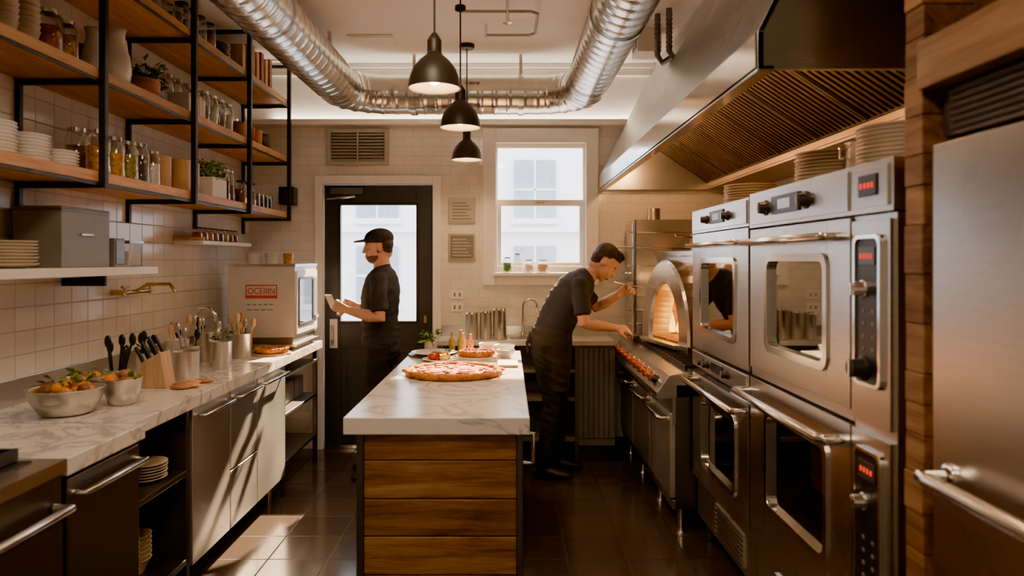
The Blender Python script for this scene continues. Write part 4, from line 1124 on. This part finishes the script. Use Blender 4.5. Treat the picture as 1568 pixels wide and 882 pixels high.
def eyes(H):
    e = MB('eyes')
    for s in (1, -1):
        e.ball((.0675, s*.031, .004), (.0125, .013, .0075), EYEW, 10, 8, H); e.ball((.0775, s*.032, .004), (.0035, .0055, .0055), BLACKP, 8, 6, H)
    return e
SKIN = plain('skin', (.56, .29, .185), .5, var=.1, scale=24, bmp=.15, bd=.003); LIP = plain('lip', (.42, .17, .13), .5)
SHIRT = plain('shirt_navy', (.024, .027, .034), .85, var=.25, scale=7, bmp=.5, bd=.02); PANTS = plain('trousers', (.018, .017, .018), .85, var=.25, scale=8, bmp=.5, bd=.02)
SHOE = plain('shoe', (.014, .012, .012), .45); HAIR = plain('hair', (.026, .016, .011), .6, var=.4, scale=60, bmp=.6)
CAP = plain('cap', (.018, .018, .020), .8); APRON = plain('apron_dark', (.034, .026, .022), .85, var=.2, scale=7, bmp=.5, bd=.02)
BEARD = plain('beard', (.12, .058, .036), .7, var=.4, scale=90, bmp=.5)
MATS = dict(skin=SKIN, lip=LIP, shirt=SHIRT, pants=PANTS, shoe=SHOE, hair=HAIR, cap=CAP, apron=APRON, beard=BEARD)
def leg(hip, knee, ankle, toe=0):
    h, k, a = Vector(hip), Vector(knee), Vector(ankle)
    pr = [limb([h+(k-h)*-.05, h+(k-h)*.3, h+(k-h)*.7, k, k+(a-k)*.3, k+(a-k)*.7, a+Vector((0, 0, .0))], (.088, .085, .070, .061, .062, .053, .050), 'pants')]
    c, s = cos(toe), sin(toe)
    f = lambda x, z: (a.x+x*c, a.y+x*s, z)
    sd = (-s, c, 0)
    pr.append(loft([(f(-.07, .035), .032, .030), (f(-.03, .045), .038, .043), (f(.04, .045), .042, .043), (f(.11, .034), .046, .032), (f(.165, .028), .040, .024), (f(.19, .026), .028, .018)], sd, 'shoe'))
    pr.append(limb([(a.x, a.y, .05), (a.x, a.y, .13)], (.044, .042), 'shoe'))
    return pr
# --- man 1
P = []
P += leg((0, .09, .90), (.02, .10, .48), (-.01, .10, .09), radians(8)); P += leg((0, -.09, .90), (.05, -.10, .48), (.03, -.11, .09), radians(-8))
P.append(loft([((-.01, 0, .80), .14, .11), ((-.01, 0, .88), .168, .128), ((0, 0, .97), .16, .12), ((0, 0, 1.02), .15, .11)], (0, 1, 0), 'pants', 28))
P.append(loft([((.0, 0, .93), .163, .130), ((.005, 0, 1.02), .160, .126), ((.008, 0, 1.12), .164, .126), ((.005, 0, 1.24), .180, .134), ((-.005, 0, 1.34), .188, .126), ((-.012, 0, 1.41), .165, .102), ((-.012, 0, 1.455), .10, .076), ((-.006, 0, 1.475), .068, .064)], (0, 1, 0), 'shirt', 32))
P.append(limb([(-.012, 0, 1.43), (-.006, 0, 1.49), (.005, 0, 1.57)], (.062, .058, .060), 'skin'))
for s in (1, -1):
    sh = Vector((-.01, s*.185, 1.385)); el = Vector((-.035, s*.235, 1.125)); wr = Vector((.20, s*(.20 if s > 0 else .13), 1.185))
    P.append(ell(tuple(sh+Vector((0, -s*.02, .0))), (.062, .062, .062), 'shirt'))
    P.append(limb([sh+Vector((0, -s*.03, .01)), sh+(el-sh)*.35, sh+(el-sh)*.78], (.056, .060, .060), 'shirt'))
    P.append(limb([sh+(el-sh)*.5, el, el+(wr-el)*.3, el+(wr-el)*.7, wr], (.044, .040, .042, .033, .026), 'skin'))
    dd = (wr-el).normalized()
    P += hand(wr, dd+Vector((0, -s*.15, .05)), Vector((.25, -s*1, .15)), s < 0, (28, 40, 30))
Hm = Matrix.Translation((.022, 0, 1.615)) @ Matrix.Rotation(radians(8), 4, 'Y') @ Matrix.Rotation(radians(12), 4, 'Z')
P += head(Hm, True, True)
phone = MB('phone'); phone.box(-.005, .005, -.034, .034, -.055, .055, CER, Matrix.Translation((.318, .135, 1.235)) @ Euler((0, radians(28), radians(50))).to_matrix().to_4x4())
figure('cook_with_cap', P, MATS, Matrix.Translation((-.88, 5.0, 0)) @ Matrix.Rotation(radians(180), 4, 'Z') @ Matrix.Scale(.985, 4), extras=[('eyes', eyes(Hm)), ('phone', phone)])
# --- man 2
P = []
P += leg((.02, -.09, .90), (.03, -.10, .49), (-.03, -.10, .09), radians(-6)); P += leg((.04, .09, .90), (.10, .10, .49), (.07, .11, .09), radians(6))
P.append(loft([((.01, 0, .80), .135, .11), ((.015, 0, .88), .165, .13), ((.03, 0, .97), .16, .125), ((.05, 0, 1.02), .15, .115)], (0, 1, 0), 'pants', 28))
P.append(loft([((.02, 0, .94), .165, .137), ((.05, 0, 1.03), .162, .132), ((.09, 0, 1.12), .167, .134), ((.145, 0, 1.215), .182, .138), ((.20, 0, 1.295), .188, .130), ((.25, 0, 1.35), .165, .104), ((.285, 0, 1.38), .10, .077), ((.30, 0, 1.39), .068, .064)], (0, 1, 0), 'shirt', 32))
P.append(limb([(.27, 0, 1.365), (.315, 0, 1.405), (.36, 0, 1.445)], (.060, .055, .056), 'skin'))
P.append(loft([((.035, 0, 1.02), .168, .139), ((.03, 0, .95), .176, .148), ((.035, 0, .85), .180, .142), ((.045, 0, .72), .178, .120), ((.055, 0, .60), .170, .108)], (0, 1, 0), 'apron', 32))
P.append(limb([(-.11, -.03, .99), (-.135, -.04, .93), (-.13, -.05, .86)], (.012, .011, .010), 'apron', 10)); P.append(limb([(-.11, .03, .99), (-.135, .02, .92), (-.14, .03, .84)], (.012, .011, .010), 'apron', 10))
sh = Vector((.215, -.185, 1.325)); el = Vector((.235, -.235, 1.075)); wr = Vector((.455, -.17, 1.04))
P.append(ell((.215, -.165, 1.325), (.062, .062, .062), 'shirt'))
P.append(limb([(.215, -.15, 1.335), sh+(el-sh)*.35, sh+(el-sh)*.75], (.056, .062, .060), 'shirt'))
P.append(limb([sh+(el-sh)*.5, el, el+(wr-el)*.3, el+(wr-el)*.7, wr], (.045, .041, .043, .033, .026), 'skin'))
P += hand(wr, (wr-el)+Vector((.05, 0, 0)), (0, .6, -.8), True, (22, 35, 25))
sh = Vector((.225, .185, 1.325)); el = Vector((.38, .22, 1.15)); wr = Vector((.52, .10, 1.26))
P.append(ell((.22, .165, 1.325), (.062, .062, .062), 'shirt'))
P.append(limb([(.22, .15, 1.335), sh+(el-sh)*.35, sh+(el-sh)*.75], (.056, .062, .058), 'shirt'))
P.append(limb([sh+(el-sh)*.5, el, el+(wr-el)*.3, el+(wr-el)*.7, wr], (.045, .040, .041, .033, .026), 'skin'))
P += hand(wr, Vector((.6, -.25, .5)), (.3, -.6, -.5), False, (45, 55, 40))
Hm = Matrix.Translation((.405, -.01, 1.475)) @ Matrix.Rotation(radians(45), 4, 'Y') @ Matrix.Rotation(radians(-10), 4, 'Z')
P += head(Hm)
tool = MB('tasting_spoon'); tool.tube([(.46, -.05, 1.35), (.575, .045, 1.325), (.68, .12, 1.30)], .006, CHROME, 8); tool.ball((.45, -.055, 1.352), (.025, .016, .006), CHROME)
figure('cook_leaning', P, MATS, Matrix.Translation((.275, 5.03, 0)), extras=[('eyes', eyes(Hm)), ('tasting_spoon', tool)])

# ------------------------------------------------------------------ light & world
w = bpy.data.worlds.new('World'); scene.world = w; w.use_nodes = True
bg = w.node_tree.nodes['Background']; bg.inputs[0].default_value = (.93, .95, 1, 1); bg.inputs[1].default_value = 9
def port(x0, x1, z0, z1):
    l = bpy.data.lights.new('portal', 'AREA'); l.shape = 'RECTANGLE'; l.size = x1-x0; l.size_y = z1-z0
    o = bpy.data.objects.new('portal', l); o.location = ((x0+x1)/2, D+.19, (z0+z1)/2); o.rotation_euler = (-pi/2, 0, 0); COL.objects.link(o); l.cycles.is_portal = True
port(DX0, DX1, 0, DH); port(WX0, WX1, WZ0, WZ1)
sd = Vector((-.24, -1, -.68)).normalized()
sun = addlight('sun', 'SUN', (0, 9, 6), 100, (1, .68, .38)); sun.rotation_euler = sd.to_track_quat('-Z', 'Y').to_euler(); sun.data.angle = radians(1.2)

# ------------------------------------------------------------------ camera
cd = bpy.data.cameras.new('camera'); cam = bpy.data.objects.new('camera', cd); COL.objects.link(cam); scene.camera = cam
cam.location = (0, 0, 1.5); cam.rotation_euler = (pi/2, 0, 0)
cd.sensor_width = 36; cd.lens = 36*1100/1568; cd.shift_x = 7/1568; cd.shift_y = -43/1568; cd.clip_start = .05
cd.dof.use_dof = True; cd.dof.focus_distance = 4.3; cd.dof.aperture_fstop = 2.0
try:
    scene.view_settings.view_transform = 'AgX'; scene.view_settings.look = 'AgX - Punchy'; scene.view_settings.exposure = 0.5
except Exception as e: print(e)
